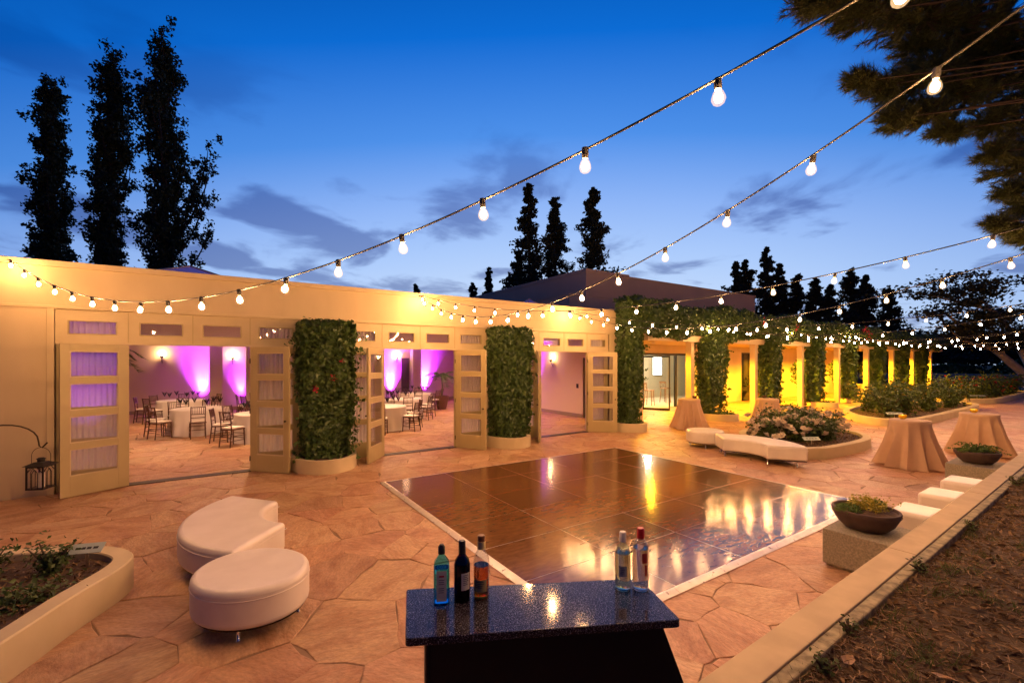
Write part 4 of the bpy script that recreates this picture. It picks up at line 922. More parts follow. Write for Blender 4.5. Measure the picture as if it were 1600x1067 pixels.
# ================================================================== VINES, PLANTERS
def vine_column(x0, x1, y0, y1, z0, z1, n, size, label, taper=.0, red=0, seed=0, group='vine columns against the walls', ragged=.05):
    g = np.random.default_rng(seed); cx, cy = (x0+x1)/2, y1
    t = thing('climbing_vine', label, 'vine', (cx, cy, z0), 0, group)
    hw_, dp, h = (x1-x0)/2, (y1-y0), z1-z0
    # irregular dark hull, added inside the leaves to block see-through
    nzv, na = 14, 20; V = []
    for j in range(nzv+1):
        f = j/nzv; k = 1-taper*(1-f)**1.5
        for i in range(na):
            a = math.pi*i/(na-1); ca_, sa_ = math.cos(a), math.sin(a); m = max(abs(ca_), abs(sa_)); rr = .74+.12*g.uniform(-1, 1)
            V.append((-hw_*k*rr*ca_/m**.75, -dp*k*rr*sa_/m**.75, h*f*.97))
    F_ = [(j*na+i, j*na+i+1, (j+1)*na+i+1, (j+1)*na+i) for j in range(nzv) for i in range(na-1)]+[tuple(range(nzv*na, (nzv+1)*na))]
    MB().add(V, F_).build('dark_core', 'vine_core', t)
    u = g.uniform(-1, 1, n); f = g.uniform(0, 1, n)**.9; wh = g.uniform(0, 1, n); k = 1-taper*(1-f)**1.5
    # lumpy outline
    lump = .5*np.sin(f*9+u*3+seed)+.5*np.sin(f*21-u*7+seed*2)
    out_ = 1+.085*lump+np.abs(g.normal(0, ragged, n))-.06*g.uniform(0, 1, n)
    P = np.zeros((n, 3)); N = np.zeros((n, 3))
    fr = wh < .55; lf = (wh >= .55) & (wh < .74); rt = (wh >= .74) & (wh < .93); tp = wh >= .93
    P[:, 0] = u*hw_*k*out_; P[:, 1] = -dp*k*(out_*.97-.12*np.abs(u)**6)-g.uniform(-.06, .03, n); P[:, 2] = f*h; N[:, 1] = -1
    for mk, s_ in ((lf, -1), (rt, 1)):
        P[mk, 0] = s_*hw_*(k*out_)[mk]; P[mk, 1] = -dp*np.abs(u[mk]); N[mk] = (s_, -.2, 0)
    P[tp, 2] = h*(1+np.abs(g.normal(0, .012, tp.sum()))+.01*lump[tp]); P[tp, 1] = -dp*g.uniform(0, 1, tp.sum()); N[tp] = (0, -.2, 1)
    # loose sprays
    for _ in range(int(n/110)):
        s_ = g.choice((-1, 1)) if g.uniform() < .75 else 0; fz = g.uniform(.05, .95); kk = 1-taper*(1-fz)**1.5
        b0 = np.array([s_*hw_*kk if s_ else g.uniform(-hw_, hw_)*kk, -dp*g.uniform(.2, 1), fz*h]); d_ = np.array([s_ if s_ else g.normal(0, .3), -.5, g.normal(.1, .5)]); d_ /= np.linalg.norm(d_)
        m_ = 9; q = b0+d_*np.linspace(0, g.uniform(.08, .3), m_)[:, None]-np.array([0, 0, 1])*(np.linspace(0, 1, m_)[:, None]**2)*g.uniform(-.05, .12)+g.normal(0, .022, (m_, 3)); P = np.concatenate([P, q]); N = np.concatenate([N, np.tile(d_, (m_, 1))])
    N = N+np.array([0, 0, .35]); leaves('foliage', P, N, size, 'vine_leaf', t, jit=.6, aspect=.72, sizevar=.6)
    for r_ in range(red):
        bx_, bz_ = ((-.55, .52), (.45, .72), (.1, .6))[r_ % 3]; bx_ *= hw_; bz_ *= h; q = np.array([bx_, -dp*1.04, bz_])+g.normal(0, .035, (16, 3)); leaves('blossom', q, np.tile((0, -1, .2), (16, 1)), .045, 'bougainvillea', t)
    m = MB()
    for s_ in (-.35, 0, .3): m.tube([(s_*hw_*.5, -.12-dp*.3, -.12), (s_*hw_, -.1-dp*.3, .35), (s_*hw_*1.4, -.1-dp*.3, 1.0)], [.035, .03, .02], 6)
    m.build('stem', 'stem', t)
    return t
def half_planter(cx, rx, ry, h, label, ycen=WALL_Y-.03, yw=None):
    t = thing('curved_planter', label, 'planter', (cx, ycen, 0), 0, 'curved planters at the foot of the vines')
    o_ = [(rx*math.cos(a), -ry*abs(math.sin(a))**.8) for a in np.linspace(math.pi, 2*math.pi, 30)]
    i_ = [(x*(1-.09/rx), y*(1-.09/ry)) for x, y in o_]; n = len(o_); V = []
    for (pl, z) in ((o_, 0), (o_, h), (i_, h), (i_, h-.12)): V += [(x, y, z) for x, y in pl]
    MB().add(V, [(j*n+i, j*n+i+1, (j+1)*n+i+1, (j+1)*n+i) for j in range(3) for i in range(n-1)]).build('rim', 'planter', t, smooth=35)
    V = [(x, y, h-.05) for x, y in i_]; MB().add(V, [tuple(range(n))]).build('soil', 'soil', t)
    g = np.random.default_rng(int(cx*10)); k = 240; a = g.uniform(math.pi, 2*math.pi, k); r_ = np.sqrt(g.uniform(0, 1, k))*.9
    P = np.stack([rx*r_*np.cos(a), -ry*r_*np.abs(np.sin(a)), h-.04+g.uniform(0, .12, k)], 1); leaves('ground_cover', P, np.tile((0, -.3, 1), (k, 1)), .07, 'vine_leaf', t)
half_planter(1.90, .66, 1.12, .27, 'curved cream planter at the foot of the vine between the left and middle doorways')
vine_column(1.42, 2.42, 9.66, 10.33, .22, 2.98, 9500, .082, 'clipped column of vine with a few red blooms between the left and middle doorways', taper=.22, red=3, seed=1)
half_planter(6.46, .62, 1.05, .27, 'curved cream planter at the foot of the vine between the middle and right doorways')
vine_column(6.0, 7.05, 9.70, 10.33, .22, 3.04, 9500, .082, 'clipped column of vine between the middle and right doorways', taper=.16, seed=2)
half_planter(11.08, .62, 1.0, .27, 'curved cream planter at the right end of the hall wall')
vine_column(10.85, 11.5, 9.74, 10.33, .22, 4.1, 8500, .09, 'tall vine covering the right end of the hall wall up to the roof', taper=.25, seed=3)
VX = [(onY(a, 0, 10.45)[0], onY(b, 0, 9.86)[0]) for a, b in ((1085, 1137), (1185, 1221), (1257, 1289), (1313, 1339), (1357, 1383), (1398, 1419), (1429, 1447))]
NTH = ('first', 'second', 'third', 'fourth', 'fifth', 'sixth', 'last')
for k, (a, b) in enumerate(VX):
    half_planter((a+b)/2+.1, (b-a)/2+.05, 1.0, .25, 'curved planter under the %s vine of the arcade counted from the hall' % NTH[k], WALL_Y-.2)
    vine_column(a, b, 9.86, 10.45, .2, 3.05, 5200 if k < 2 else 3000, .10+.018*k, '%s vine of the arcade counted from the hall' % NTH[k].capitalize(), taper=.3, seed=30+k, group='vines on the arcade posts', ragged=.08)
# vine over the arcade beam
t = thing('beam_vine', 'thick mat of vine sprawling along the arcade beam behind the bulbs', 'vine', (11.2, WALL_Y, 2.9))
g = np.random.default_rng(9); n = 26000; X_ = 34*g.uniform(0, 1, n)**1.35; topz = 1.28-.30*np.clip((X_-6)/24, 0, 1)+.10*np.sin(X_*1.3)+.06*np.sin(X_*3.7); lowz = .18+.10*np.sin(X_*1.7+1)+.05*np.sin(X_*4.1)
f = g.uniform(0, 1, n); P = np.stack([X_, -.30-.22*np.sin(f*3.0)-np.abs(g.normal(0, .06, n)), lowz+(topz-lowz)*f], 1); tp = g.uniform(0, 1, n) < .22; P[tp, 2] = topz[tp]+np.abs(g.normal(0, .05, tp.sum())); P[tp, 1] = g.uniform(-.4, .4, tp.sum())
N = np.tile((0, -1, .45), (n, 1)); N[tp] = (0, -.2, 1); leaves('foliage', P, N, .125, 'vine_leaf', t, jit=.55, aspect=.72)
cm_ = MB(); xs_ = np.linspace(.1, 33.5, 90); V = []
for x in xs_:
    tz = 1.2-.30*min(1, max(0, (x-6)/24))+.10*math.sin(x*1.3); V += [(x, -.27, .25), (x, -.42, .5), (x, -.40, tz-.15), (x, -.1, tz-.06), (x, .25, tz-.1)]
cm_.add(V, [(5*i+j, 5*i+5+j, 5*i+6+j, 5*i+1+j) for i in range(len(xs_)-1) for j in range(4)]).build('dark_core', 'vine_core', t)  # near-black hull added under the leaves so nothing shows through
q = np.stack([g.uniform(2, 20, 60), np.full(60, -.62), g.uniform(.6, 1.1, 60)], 1); leaves('blossom', np.repeat(q[:5], 24, 0)+g.normal(0, .09, (120, 3)), np.tile((0, -1, .2), (120, 1)), .10, 'bougainvillea', t)
# potted shrubs in the arcade
def potted_shrub(x, y, h, pot_h, pr, label, seed, lsize=.1, n=700, rx=.45):
    g = np.random.default_rng(seed); t = thing('potted_shrub', label, 'potted plant', (x, y, 0), 0, 'potted shrubs in the arcade')
    MB().lathe([(pr*.6, 0), (pr, pot_h), (pr*1.05, pot_h), (pr*.9, pot_h-.02), (pr*.85, pot_h-.06)], 16).build('pot', 'terracotta_pot', t, smooth=50)
    MB().tube([(0, 0, pot_h-.1), (0, 0, pot_h+h*.6)], .03, 6).build('stem', 'stem', t)
    q = g.normal(0, 1, (n, 3)); q /= np.linalg.norm(q, axis=1)[:, None]; rr = g.uniform(.35, 1.05, (n, 1)); P = q*rr*np.array([rx, rx, h*.5])*(1+.25*np.sin(q[:, :1]*6)); P[:, 2] += pot_h+h*.5
    leaves('foliage', P, q, lsize, 'vine_leaf', t, jit=.7)
for k, (u, v, lab) in enumerate(((1242, 632, 'shrub in a tall tapered pot, nearest of the three between arcade vines'), (1299, 622, 'shrub in a tall pot beside the third arcade vine'), (1346, 615, 'shrub in a pot farthest along the arcade'))):
    x, y = at(u, v); potted_shrub(x, y-.35, 1.4, .95, .26, lab, 60+k, .14, 600, .5)
potted_shrub(25.4, 13.2, .9, .5, .55, 'low spreading plant in a brown pot before the dark arcade door', 66, .14, 400, .7)
# ================================================================== FLOWER BEDS
def bed(name, poly, h, th, label, z_soil=None, cat='flower bed'):
    cx = sum(p[0] for p in poly)/len(poly); cy = sum(p[1] for p in poly)/len(poly)
    t = thing(name, label, cat, (cx, cy, 0)); pl = ccw(smooth_closed([(x-cx, y-cy) for x, y in poly])); il = offset_poly(pl, th); n = len(pl); V = []
    ol = offset_poly(pl, .01); jl = offset_poly(pl, th-.01)
    for (q, z) in ((pl, 0), (pl, h-.012), (ol, h), (jl, h), (il, h-.012), (il, h-.2)): V += [(x, y, z) for x, y in q]
    MB().add(V, [(j*n+i, j*n+(i+1) % n, (j+1)*n+(i+1) % n, (j+1)*n+i) for j in range(5) for i in range(n)]).build('kerb', 'planter', t, smooth=30)
    MB().add([(x, y, h-.07) for x, y in il], [tuple(range(n))]).build('soil', 'soil', t)
    g = np.random.default_rng(int(abs(cx)*7)); ia = np.array(il); k = 900
    w1 = g.uniform(0, 1, k)**.5; ii = g.integers(0, n, k); P = ia[ii]*w1[:, None]*.98; P = np.concatenate([P, (h-.065+g.uniform(0, .02, k))[:, None]], 1)
    o = leaves('mulch', P, np.tile((0, 0, 1), (k, 1)), .055, 'litter', t, jit=.5, aspect=.4); tag(o, kind='stuff')
    return t, (cx, cy)
bed('left_bed', [(-1.75, 3.4), (-1.22, 4.43), (-.98, 4.98), (-.72, 5.5), (-.71, 5.85), (-1.0, 6.22), (-1.6, 6.55), (-2.6, 6.8), (-3.5, 6.3), (-3.8, 5), (-3.4, 3.4), (-2.5, 2.9)], .3, .16, 'raised bed with a rounded cream kerb and dark mulch in the bottom left corner')
bpoy = None
bed('rose_bed', [(11.0, 5.0), (11.35, 4.62), (12.0, 4.48), (13.6, 4.45), (14.5, 4.72), (15.1, 5.25), (15.0, 5.9), (14.2, 6.9), (12.6, 7.1), (11.5, 6.4)], .25, .18, 'raised bed with a cream kerb holding the white roses behind the curved bench')
bed('flower_bed', [(19.0, 5.9), (19.5, 5.45), (20.6, 5.1), (25, 5.15), (28.5, 5.25), (30.2, 5.8), (29.5, 7.0), (26, 8.2), (22, 8.0), (19.8, 7.0)], .25, .22, 'raised bed of dark shrubs behind the two right-hand cocktail tables')
bed('flower_bed', [(33.0, 6.7), (33.8, 5.9), (35, 5.6), (40, 5.7), (45, 5.9), (46, 7), (44, 8.6), (38, 8.8), (34, 8.0)], .25, .25, 'farthest raised bed with red flowers before the road')
def shrub(x, y, z, rx, h, n, size, label, seed, leaf='rose_leaf', bloom=None, nb=0, bs=.07, group=None, sparse=0, name='rose_bush', cat='shrub'):
    g = np.random.default_rng(seed); t = thing(name, label, cat, (x, y, z), 0, group)
    st = MB(); P = []; N = []; tips = []
    ns = 7+sparse
    for k in range(ns):
        a = g.uniform(0, 6.28); r = rx*g.uniform(.25, .95); hh = h*g.uniform(.6, 1.05); top_ = np.array([r*math.cos(a), r*math.sin(a), hh]); mid = top_*np.array([.4, .4, .55])
        st.tube([(0, 0, 0), tuple(mid), tuple(top_)], [.012, .009, .005], 5); tips.append(top_)
        m = n//ns; s_ = g.uniform(.15, 1.05, m)[:, None]
        base = np.where(s_ < .55, mid*s_/.55, mid+(top_-mid)*(s_-.55)/.45); q = base+g.normal(0, rx*.17, (m, 3)); P.append(q); N.append(np.tile((math.cos(a)*.4, math.sin(a)*.4, 1), (m, 1)))
    st.build('stem', 'stem', t); P = np.concatenate(P); P[:, 2] = np.maximum(P[:, 2], .02); leaves('foliage', P, np.concatenate(N), size, leaf, t, jit=.6)
    if bloom is not None:
        for k in range(nb):
            if k < len(tips): c_ = tips[k]+np.array([0, 0, .03])
            else:
                a = g.uniform(0, 6.28); r = rx*g.uniform(.4, 1.1); c_ = np.array([r*math.cos(a), r*math.sin(a), h*g.uniform(.35, 1.02)])
            link('blossom', bloom, None, t, loc=tuple(c_), rot=(g.normal(0, .5), g.normal(0, .5), g.uniform(0, 6)))
    return t
def rose_mesh(mat, s):
    m = MB()
    for ring, (r, z, tilt, k) in enumerate(((.25, .30, .25, 4), (.55, .18, .6, 5), (.9, .0, .9, 6))):
        for i in range(k):
            a = 2*math.pi*(i+.5*ring)/k; ca_, sa_ = math.cos(a), math.sin(a); w_ = .42+.1*ring
            pts = [(0, 0, -.25), (r*.6*ca_-w_*sa_*.8, r*.6*sa_+w_*ca_*.8, z), (r*ca_*1.05, r*sa_*1.05, z+.45-tilt*.4), (r*.6*ca_+w_*sa_*.8, r*.6*sa_-w_*ca_*.8, z)]
            m.add([(x*s, y*s, z_*s) for x, y, z_ in pts], [(0, 1, 2), (0, 2, 3), (1, 3, 2)])
    me = m.mesh('blossom'); me.materials.append(MATS[mat]); return me
RW = rose_mesh('white_rose', .10); RR = rose_mesh('red_rose', .075); YF = rose_mesh('yellow_flower', .07)
RB = [(11.75, 5.9, .42, .52), (12.35, 5.5, .46, .58), (12.6, 6.3, .45, .60), (13.1, 5.2, .46, .46), (13.3, 6.0, .5, .70), (13.9, 5.55, .46, .62), (14.0, 6.3, .46, .62)]
RL = ('leftmost rose bush of the bed behind the curved bench', 'rose bush with white blooms just behind the curved bench', 'rose bush at the back left of the white rose bed', 'low rose bush at the front of the white rose bed', 'tallest rose bush in the middle of the white rose bed', 'rose bush with white blooms at the right of the rose bed', 'rose bush at the back right of the white rose bed')
for k, (x, y, r, h) in enumerate(RB): shrub(x, y, .17, r*1.15, h, 1300, .085, RL[k], 70+k, bloom=RW, nb=32 if k != 3 else 14, group='white rose bushes')
B2 = [(20.6, 6.2), (21.8, 5.9), (23.0, 6.3), (24.3, 5.9), (25.6, 6.4), (27, 5.9), (28.3, 6.1), (24.5, 7.3), (22, 7.2), (27, 7.2)]
for k, (x, y) in enumerate(B2): shrub(x, y, .17, .75, 1.0+.25*((k*7) % 3)/2, 620, .13, 'dark leafy shrub in the bed behind the cocktail tables, %s from the left' % ('first', 'second', 'third', 'fourth', 'fifth', 'sixth', 'seventh', 'rear row second', 'rear row first', 'rear row third')[k], 90+k, bloom=YF, nb=5, group='dark shrubs in the middle bed')
B3 = [(34.6, 6.5), (36.4, 6.3), (38.2, 6.4), (40, 6.3), (41.8, 6.5), (43.6, 6.6), (37, 7.6), (40.5, 7.6)]
for k, (x, y) in enumerate(B3): shrub(x, y, .17, .95, 1.1, 520, .17, 'red-flowered shrub in the farthest bed, %s' % ('first from the left', 'second from the left', 'third from the left', 'fourth from the left', 'fifth from the left', 'last on the right', 'left one of the rear row', 'right one of the rear row')[k], 110+k, bloom=RR, nb=12, bs=.1, group='red-flowered shrubs in the farthest bed')
LB = [(-1.30, 5.85, .24, .26, 'small rose plant beside the metal tag in the left bed'), (-1.75, 6.05, .28, .28, 'leafy rose plant at the back of the left bed'), (-2.2, 5.8, .36, .36, 'taller rose plant at the left edge of the picture'), (-1.75, 5.35, .42, .16, 'low dark ground plant in the middle of the left bed'), (-1.35, 5.25, .35, .12, 'low dark plant nearest the kerb of the left bed')]
for k, (x, y, r, h, lab) in enumerate(LB): shrub(x, y, .22, r, h, 420, .05, lab, 130+k, group='plants in the left bed')
# plant tags
def plant_tag(x, y, z, rz, label, w_=.13):
    t = thing('plant_tag', label, 'plant tag', (x, y, z), rz, 'metal plant tags in the beds')
    MB().box(-.012, .012, -.003, .003, 0, .2).build('stake', 'steel', t)
    p = MB().box(-w_, w_, -.055, .055, 0, .006).build('plate', 'tag_plate', t, loc=(0, 0, .2), rot=(R(35), 0, 0))
    for k, (a, b) in enumerate(((-.09, -.055), (-.04, -.01), (.0, .035), (.05, .09))): MB().box(a*w_/.13, b*w_/.13, -.012, .012, .0065, .0075).build('lettering', 'ink', p)
plant_tag(-1.03, 5.80, .22, R(-18), 'pale green metal plant tag in the left bed')
plant_tag(11.75, 4.95, .18, R(-30), 'pale plant tag in front of the white roses', .2); plant_tag(19.9, 5.75, .18, R(-35), 'pale plant tag in the bed of dark shrubs', .28); plant_tag(33.9, 6.3, .18, R(-40), 'pale plant tag in the farthest flower bed', .4)
# ================================================================== BANK LITTER
g = np.random.default_rng(4)
def on_bank(n, x0, x1, tmax, p=1.6):
    x = x0+(x1-x0)*g.uniform(0, 1, n)**p; t = tmax*g.uniform(0, 1, n)**1.2; y = (1.345+.0295*x-.235)-.04-t; return x, y, bankz(x, y)
x, y, z = on_bank(26000, 2.1, 14, 3.2); a = g.uniform(0, 6.28, len(x))
tag(needles('pine_litter', np.stack([x, y, z+.006+g.uniform(0, .02, len(x))], 1), np.stack([np.cos(a), np.sin(a), g.normal(0, .18, len(x))], 1), .12, .0055, 'litter', bank), kind='stuff')
x, y, z = on_bank(16000, 2.1, 16, 3.4)
tag(leaves('mulch_chips', np.stack([x, y, z+.006], 1), np.tile((0, 0, 1), (len(x), 1)), .045, 'litter', bank, jit=.6, aspect=.4, sizevar=.7), kind='stuff')
P = []; D = []
for k in range(230):
    x, y, z = on_bank(1, 2.15, 12, 2.6); m = int(g.integers(10, 40)); P.append(np.stack([x+g.normal(0, .035, m), y+g.normal(0, .035, m), np.full(m, z[0])], 1)); D.append(np.stack([g.normal(0, .6, m), g.normal(0, .6, m), np.full(m, .9)], 1))
tag(needles('grass_tufts', np.concatenate(P), np.concatenate(D), .075, .006, 'grass', bank), kind='stuff')
for k, (xx, yy) in enumerate(((3.25, 1.15), (2.75, 1.10), (4.7, 1.18), (9.3, .9), (6.4, 1.22), (9.0, 1.28), (10.8, 1.38))):
    shrub(xx, yy, float(bankz(xx, yy)), .07+.02*(k % 3), .09+.03*(k % 2), 110, .026, ('sprig of weed growing at the wall edge nearest the camera', 'small green weed just behind the nearest one on the bank', 'weed sprig by the wall opposite the nearer bowl', 'green weed out in the mulch of the bank', 'weed by the wall opposite the cube stools', 'weed by the wall opposite the farther bowl', 'farthest leafy weed along the wall on the bank')[k], 150+k, 'grass', name='weed', cat='weed', group='weeds on the bank')
for k, (xx, yy, lab) in enumerate(((2.95, 1.06, 'curled dry leaf lying on the mulch by the wall'), (3.25, .72, 'pale dry leaf on the mulch near the bottom edge'))):
    o = MB().add([(-.05, 0, 0), (-.02, .03, .012), (.03, .025, .01), (.06, 0, .02), (.03, -.025, .015), (-.02, -.028, .006), (0, 0, -.004)], [(6, 0, 1), (6, 1, 2), (6, 2, 3), (6, 3, 4), (6, 4, 5), (6, 5, 0)]).build('dry_leaf', 'dry_leaf', loc=(xx, yy, float(bankz(xx, yy))+.02), rot=(.2, .1, k*2.)); tag(o, lab, 'leaf')
# ================================================================== TREES
def poplar(u, vtop, D, label, seed, wid, side=None):
    g = np.random.default_rng(seed); x, y, ztop = atD(u, vtop, D); t = thing('poplar_tree', label, 'tree', (x, y, 0), 0, 'poplars behind the hall'); h = ztop
    MB().tube([(0, 0, 0), (.1, 0, h*.4), (0, .1, h*.7), (0, 0, h*.97)], [.38, .28, .16, .03], 8).build('trunk', 'tree_bark', t, smooth=60)
    P = []; br = MB()
    def limb(z0, a, r, dz, n, sp, cols=1.0):
        ex_, ey_ = r*math.cos(a), r*math.sin(a); pts = []
        for i in range(7):
            s = i/6; pts.append((ex_*math.sin(s*1.57)**.8, ey_*math.sin(s*1.57)**.8, z0+dz*s**1.25))
        br.tube(pts, [.09*(1-.85*i/6) for i in range(7)], 5)
        s = g.uniform(.12, 1.03, n); q = np.stack([ex_*np.sin(np.minimum(s, 1)*1.57)**.8, ey_*np.sin(np.minimum(s, 1)*1.57)**.8, z0+dz*s**1.25], 1)
        # clumps along the limb
        kc = max(4, n//30); cc = q[:kc]+np.clip(g.normal(0, sp*.8, (kc, 3)), -.7, .7); P.append(cc[g.integers(0, kc, n)]+g.normal(0, sp*.42, (n, 3))*np.array([1, 1, 1.25]))
    for k in range(70):
        f = .10+.84*(k/69)**1.0; z0 = h*f*.93; rmax = wid*(.55+.45*math.sin(min(1, f*1.25)*2.6))*(1.0-.75*max(0, f-.72)/.28); limb(z0, g.uniform(0, 6.28), rmax*g.uniform(.4, 1.0), min(h*.15, h*1.0-z0)*g.uniform(.7, 1.05), 300, .34)
    if side:
        for (za, r, dz) in side: limb(h*za, -YAW+g.uniform(-.25, .15), r, h*dz, 420, .34)
    tag(br.build('branch', 'tree_bark', t), kind='stuff'); P = np.concatenate(P); leaves('crown', P, g.normal(0, 1, P.shape), .24, 'poplar_leaf', t, jit=.1)
poplar(80, 116, 31, 'leftmost and shortest of the three dark poplars', 1, 1.15)
poplar(173, 80, 31, 'middle one of the three dark poplars', 2, 1.2)
poplar(255, 48, 31, 'tallest of the three dark poplars, with a side limb to the right', 3, 1.6, side=[(.36, 3.2, .22), (.42, 3.4, .24), (.30, 3.0, .18), (.48, 2.9, .22), (.2, 2.6, .14), (.4, 2.6, .2)])
def conifer(u, vtop, D, label, seed, wid, group, leafs=3600, base_v=None, bare=.12):
    g = np.random.default_rng(seed); x, y, ztop = atD(u, vtop, D); t = thing('conifer_tree', label, 'tree', (x, y, 0), 0, group); h = ztop
    lean = g.normal(0, .012*h, 2)
    MB().tube([(0, 0, 0), (lean[0]*.5, lean[1]*.5, h*.5), (lean[0], lean[1], h*.98)], [.28, .18, .02], 7).build('trunk', 'tree_bark', t, smooth=60)
    P = []; br = MB(); nb = int(leafs*1.35/60)
    for k in range(nb):
        f = bare+(1-bare)*(k+g.uniform(0, 1))/nb; r = wid*1.55*(1-f)**.8*(.72+.28*math.sin(f*34+seed))*g.uniform(.45, 1.15)+.10; a = g.uniform(0, 6.28); z0 = h*f; dz = r*g.uniform(-.15, .45)
        c0 = lean*f; e_ = np.array([c0[0]+r*math.cos(a), c0[1]+r*math.sin(a), min(z0+dz, h*1.0)])
        br.tube([(c0[0], c0[1], z0), tuple(e_)], [.05, .012], 4)
        m = 60; s = g.uniform(.3, 1.05, (m, 1)); q = np.array([c0[0], c0[1], z0])*(1-s)+e_*s; tp_ = .25+.95*(1-f)**.6; cl = g.normal(0, .34*tp_, (4, 3))*np.array([1, 1, .6]); P.append(q+cl[g.integers(0, 4, m)]+g.normal(0, .15*tp_, (m, 3)))
    tag(br.build('branch', 'tree_bark', t), kind='stuff'); P = np.concatenate(P); leaves('crown', P, g.normal(0, 1, P.shape), .36 if D < 50 else .48, 'conifer_leaf', t, jit=.1, aspect=.5)
GC = 'conifers behind the taupe block'
conifer(829, 288, 40, 'tallest conifer left of the string light over the taupe block', 11, 2.0, GC, 5000, bare=.30)
conifer(869, 309, 42, 'middle conifer above the corner of the taupe block', 12, 2.3, GC, 5000, bare=.30)
conifer(915, 298, 40, 'right-hand conifer right above the taupe block corner', 13, 2.8, GC, 5600, bare=.3)
conifer(808, 392, 41, 'short conifer at the foot of the tallest one behind the taupe block', 14, 1.9, GC, 3000, bare=.3)
for k, (u, v, l_) in enumerate(((766, 420, 'small distant conifer tip above the hall roof, right of two'), (740, 443, 'small distant conifer tip above the hall roof, left of two'), (651, 446, 'tiny dark treetop over the parapet above the middle doorway'))): conifer(u, v, 60, l_, 20+k, 1.3, 'distant treetops over the hall', 1600, bare=.4)
GR = 'conifers beyond the arcade'
RT = [(1149, 411), (1166, 408), (1194, 387), (1219, 413), (1244, 430), (1274, 436), (1300, 446), (1330, 421), (1356, 431), (1392, 452)]
for k, (u, v) in enumerate(RT): conifer(u, v, 60, 'dark conifer beyond the arcade, %s from the left' % ('first', 'second', 'third, tallest of its row,', 'fourth', 'fifth', 'sixth', 'seventh', 'eighth', 'ninth', 'tenth')[k], 40+k, 3.2 if k in (2, 7) else 2.6, GR, 4600, bare=.08)
# broad trees far right beyond the road
def broad(u, v, D, label, seed, wid, h, group, mat='conifer_leaf', n=5000, bark='tree_bark', zlo=.4, ls=.5):
    g = np.random.default_rng(seed); x, y, _ = atD(u, v, D); t = thing('broadleaf_tree', label, 'tree', (x, y, 0), 0, group)
    MB().tube([(0, 0, 0), (.1, .1, h*.35), (.2, -.1, h*.7)], [.3, .22, .08], 8).build('trunk', bark, t, smooth=60)
    br = MB(); P = []
    for k in range(24):
        a = g.uniform(0, 6.28); r = wid*g.uniform(.3, 1); zz = h*g.uniform(zlo, 1)*(1-.25*(r/wid)**2); br.tube([(.1, 0, h*g.uniform(.25, .5)), (r*.5*math.cos(a), r*.5*math.sin(a), zz*.85), (r*math.cos(a), r*math.sin(a), zz)], [.1, .06, .02], 4)
        m = n//24; P.append(np.array([r*math.cos(a), r*math.sin(a), zz])+g.normal(0, 1, (m, 3))*np.array([wid*.2, wid*.2, h*.06]))
    tag(br.build('branch', bark, t), kind='stuff'); P = np.concatenate(P); leaves('crown', P, g.normal(0, 1, P.shape), ls, mat, t, jit=.1)
for k, (u, D, w_, h_) in enumerate(((1425, 105, 5, 9), (1455, 118, 6, 10), (1490, 112, 6, 9), (1520, 125, 7, 10), (1560, 116, 6, 10), (1600, 120, 7, 11), (1640, 112, 7, 11))):
    broad(u, 500, D, 'dark broad tree across the road, %s from the left' % ('first', 'second', 'third', 'fourth', 'fifth', 'sixth', 'seventh')[k], 80+k, w_, h_, 'trees across the road', n=5200, ls=.8, zlo=.28)
# pale-trunked spreading tree
t = thing('coral_tree', 'spreading tree with forked pale trunk at the right edge beyond the beds', 'tree', (55.5, 7.0, -.05))
RTX, RTY = _c, -_s      # screen-right on the ground
def rr_(a, z, dpt=0): return (RTX*a+_s*dpt, RTY*a+_c*dpt, z)
g = np.random.default_rng(77)
limbs = [[(0, 0), (-.6, 1.2), (-2.6, 3.0), (-4.6, 4.6), (-6.6, 6.2)], [(0, 0), (.2, 1.3), (-.8, 3.6), (-1.8, 5.6), (-3.4, 7.4)], [(.2, 0), (.9, 1.4), (2.2, 3.2), (3.6, 5.4), (4.8, 7.0)], [(.1, .2), (.6, 1.4), (1.0, 4.0), (.4, 6.0), (-.2, 7.9)], [(-2.6, 3.0), (-4.0, 3.5), (-5.4, 4.0), (-6.6, 5.2)], [(-1.8, 5.6), (-4.0, 6.6), (-6.6, 7.2), (-8.2, 7.6)]]
MB().tube([rr_(.1, 0), rr_(.05, .5), rr_(0, 1.1)], [.85, .6, .5], 12).build('trunk', 'pale_bark', t, smooth=60)
P = []
for li, lb in enumerate(limbs):
    dp = g.uniform(-1.2, 1.2); pts = [rr_(a, z, dp*i/4) for i, (a, z) in enumerate(lb)]; r0 = .42 if li < 4 else .2
    MB().tube(pts, [r0*(1-.8*i/(len(pts)-1)) for i in range(len(pts))], 8).build('limb', 'pale_bark', t, smooth=60)
    tw = MB()
    for k in range(9):
        i = int(g.integers(max(1, len(pts)-3), len(pts))); p = np.array(pts[i]); e_ = p+np.array(rr_(g.uniform(-2.2, 1.6), g.uniform(.1, 1.4), g.uniform(-1.5, 1.5))); tw.tube([tuple(p), tuple(p*.5+e_*.5+np.array((0, 0, .15))), tuple(e_)], [.07, .045, .02], 4)
        m = 170; P.append(e_+g.normal(0, 1, (m, 3))*np.array([.75, .75, .22]))
    tag(tw.build('twig', 'tree_bark', t), kind='stuff')
P = np.concatenate(P); leaves('crown', P, np.tile((0, 0, 1), (len(P), 1)), .32, 'conifer_leaf', t, jit=.7)
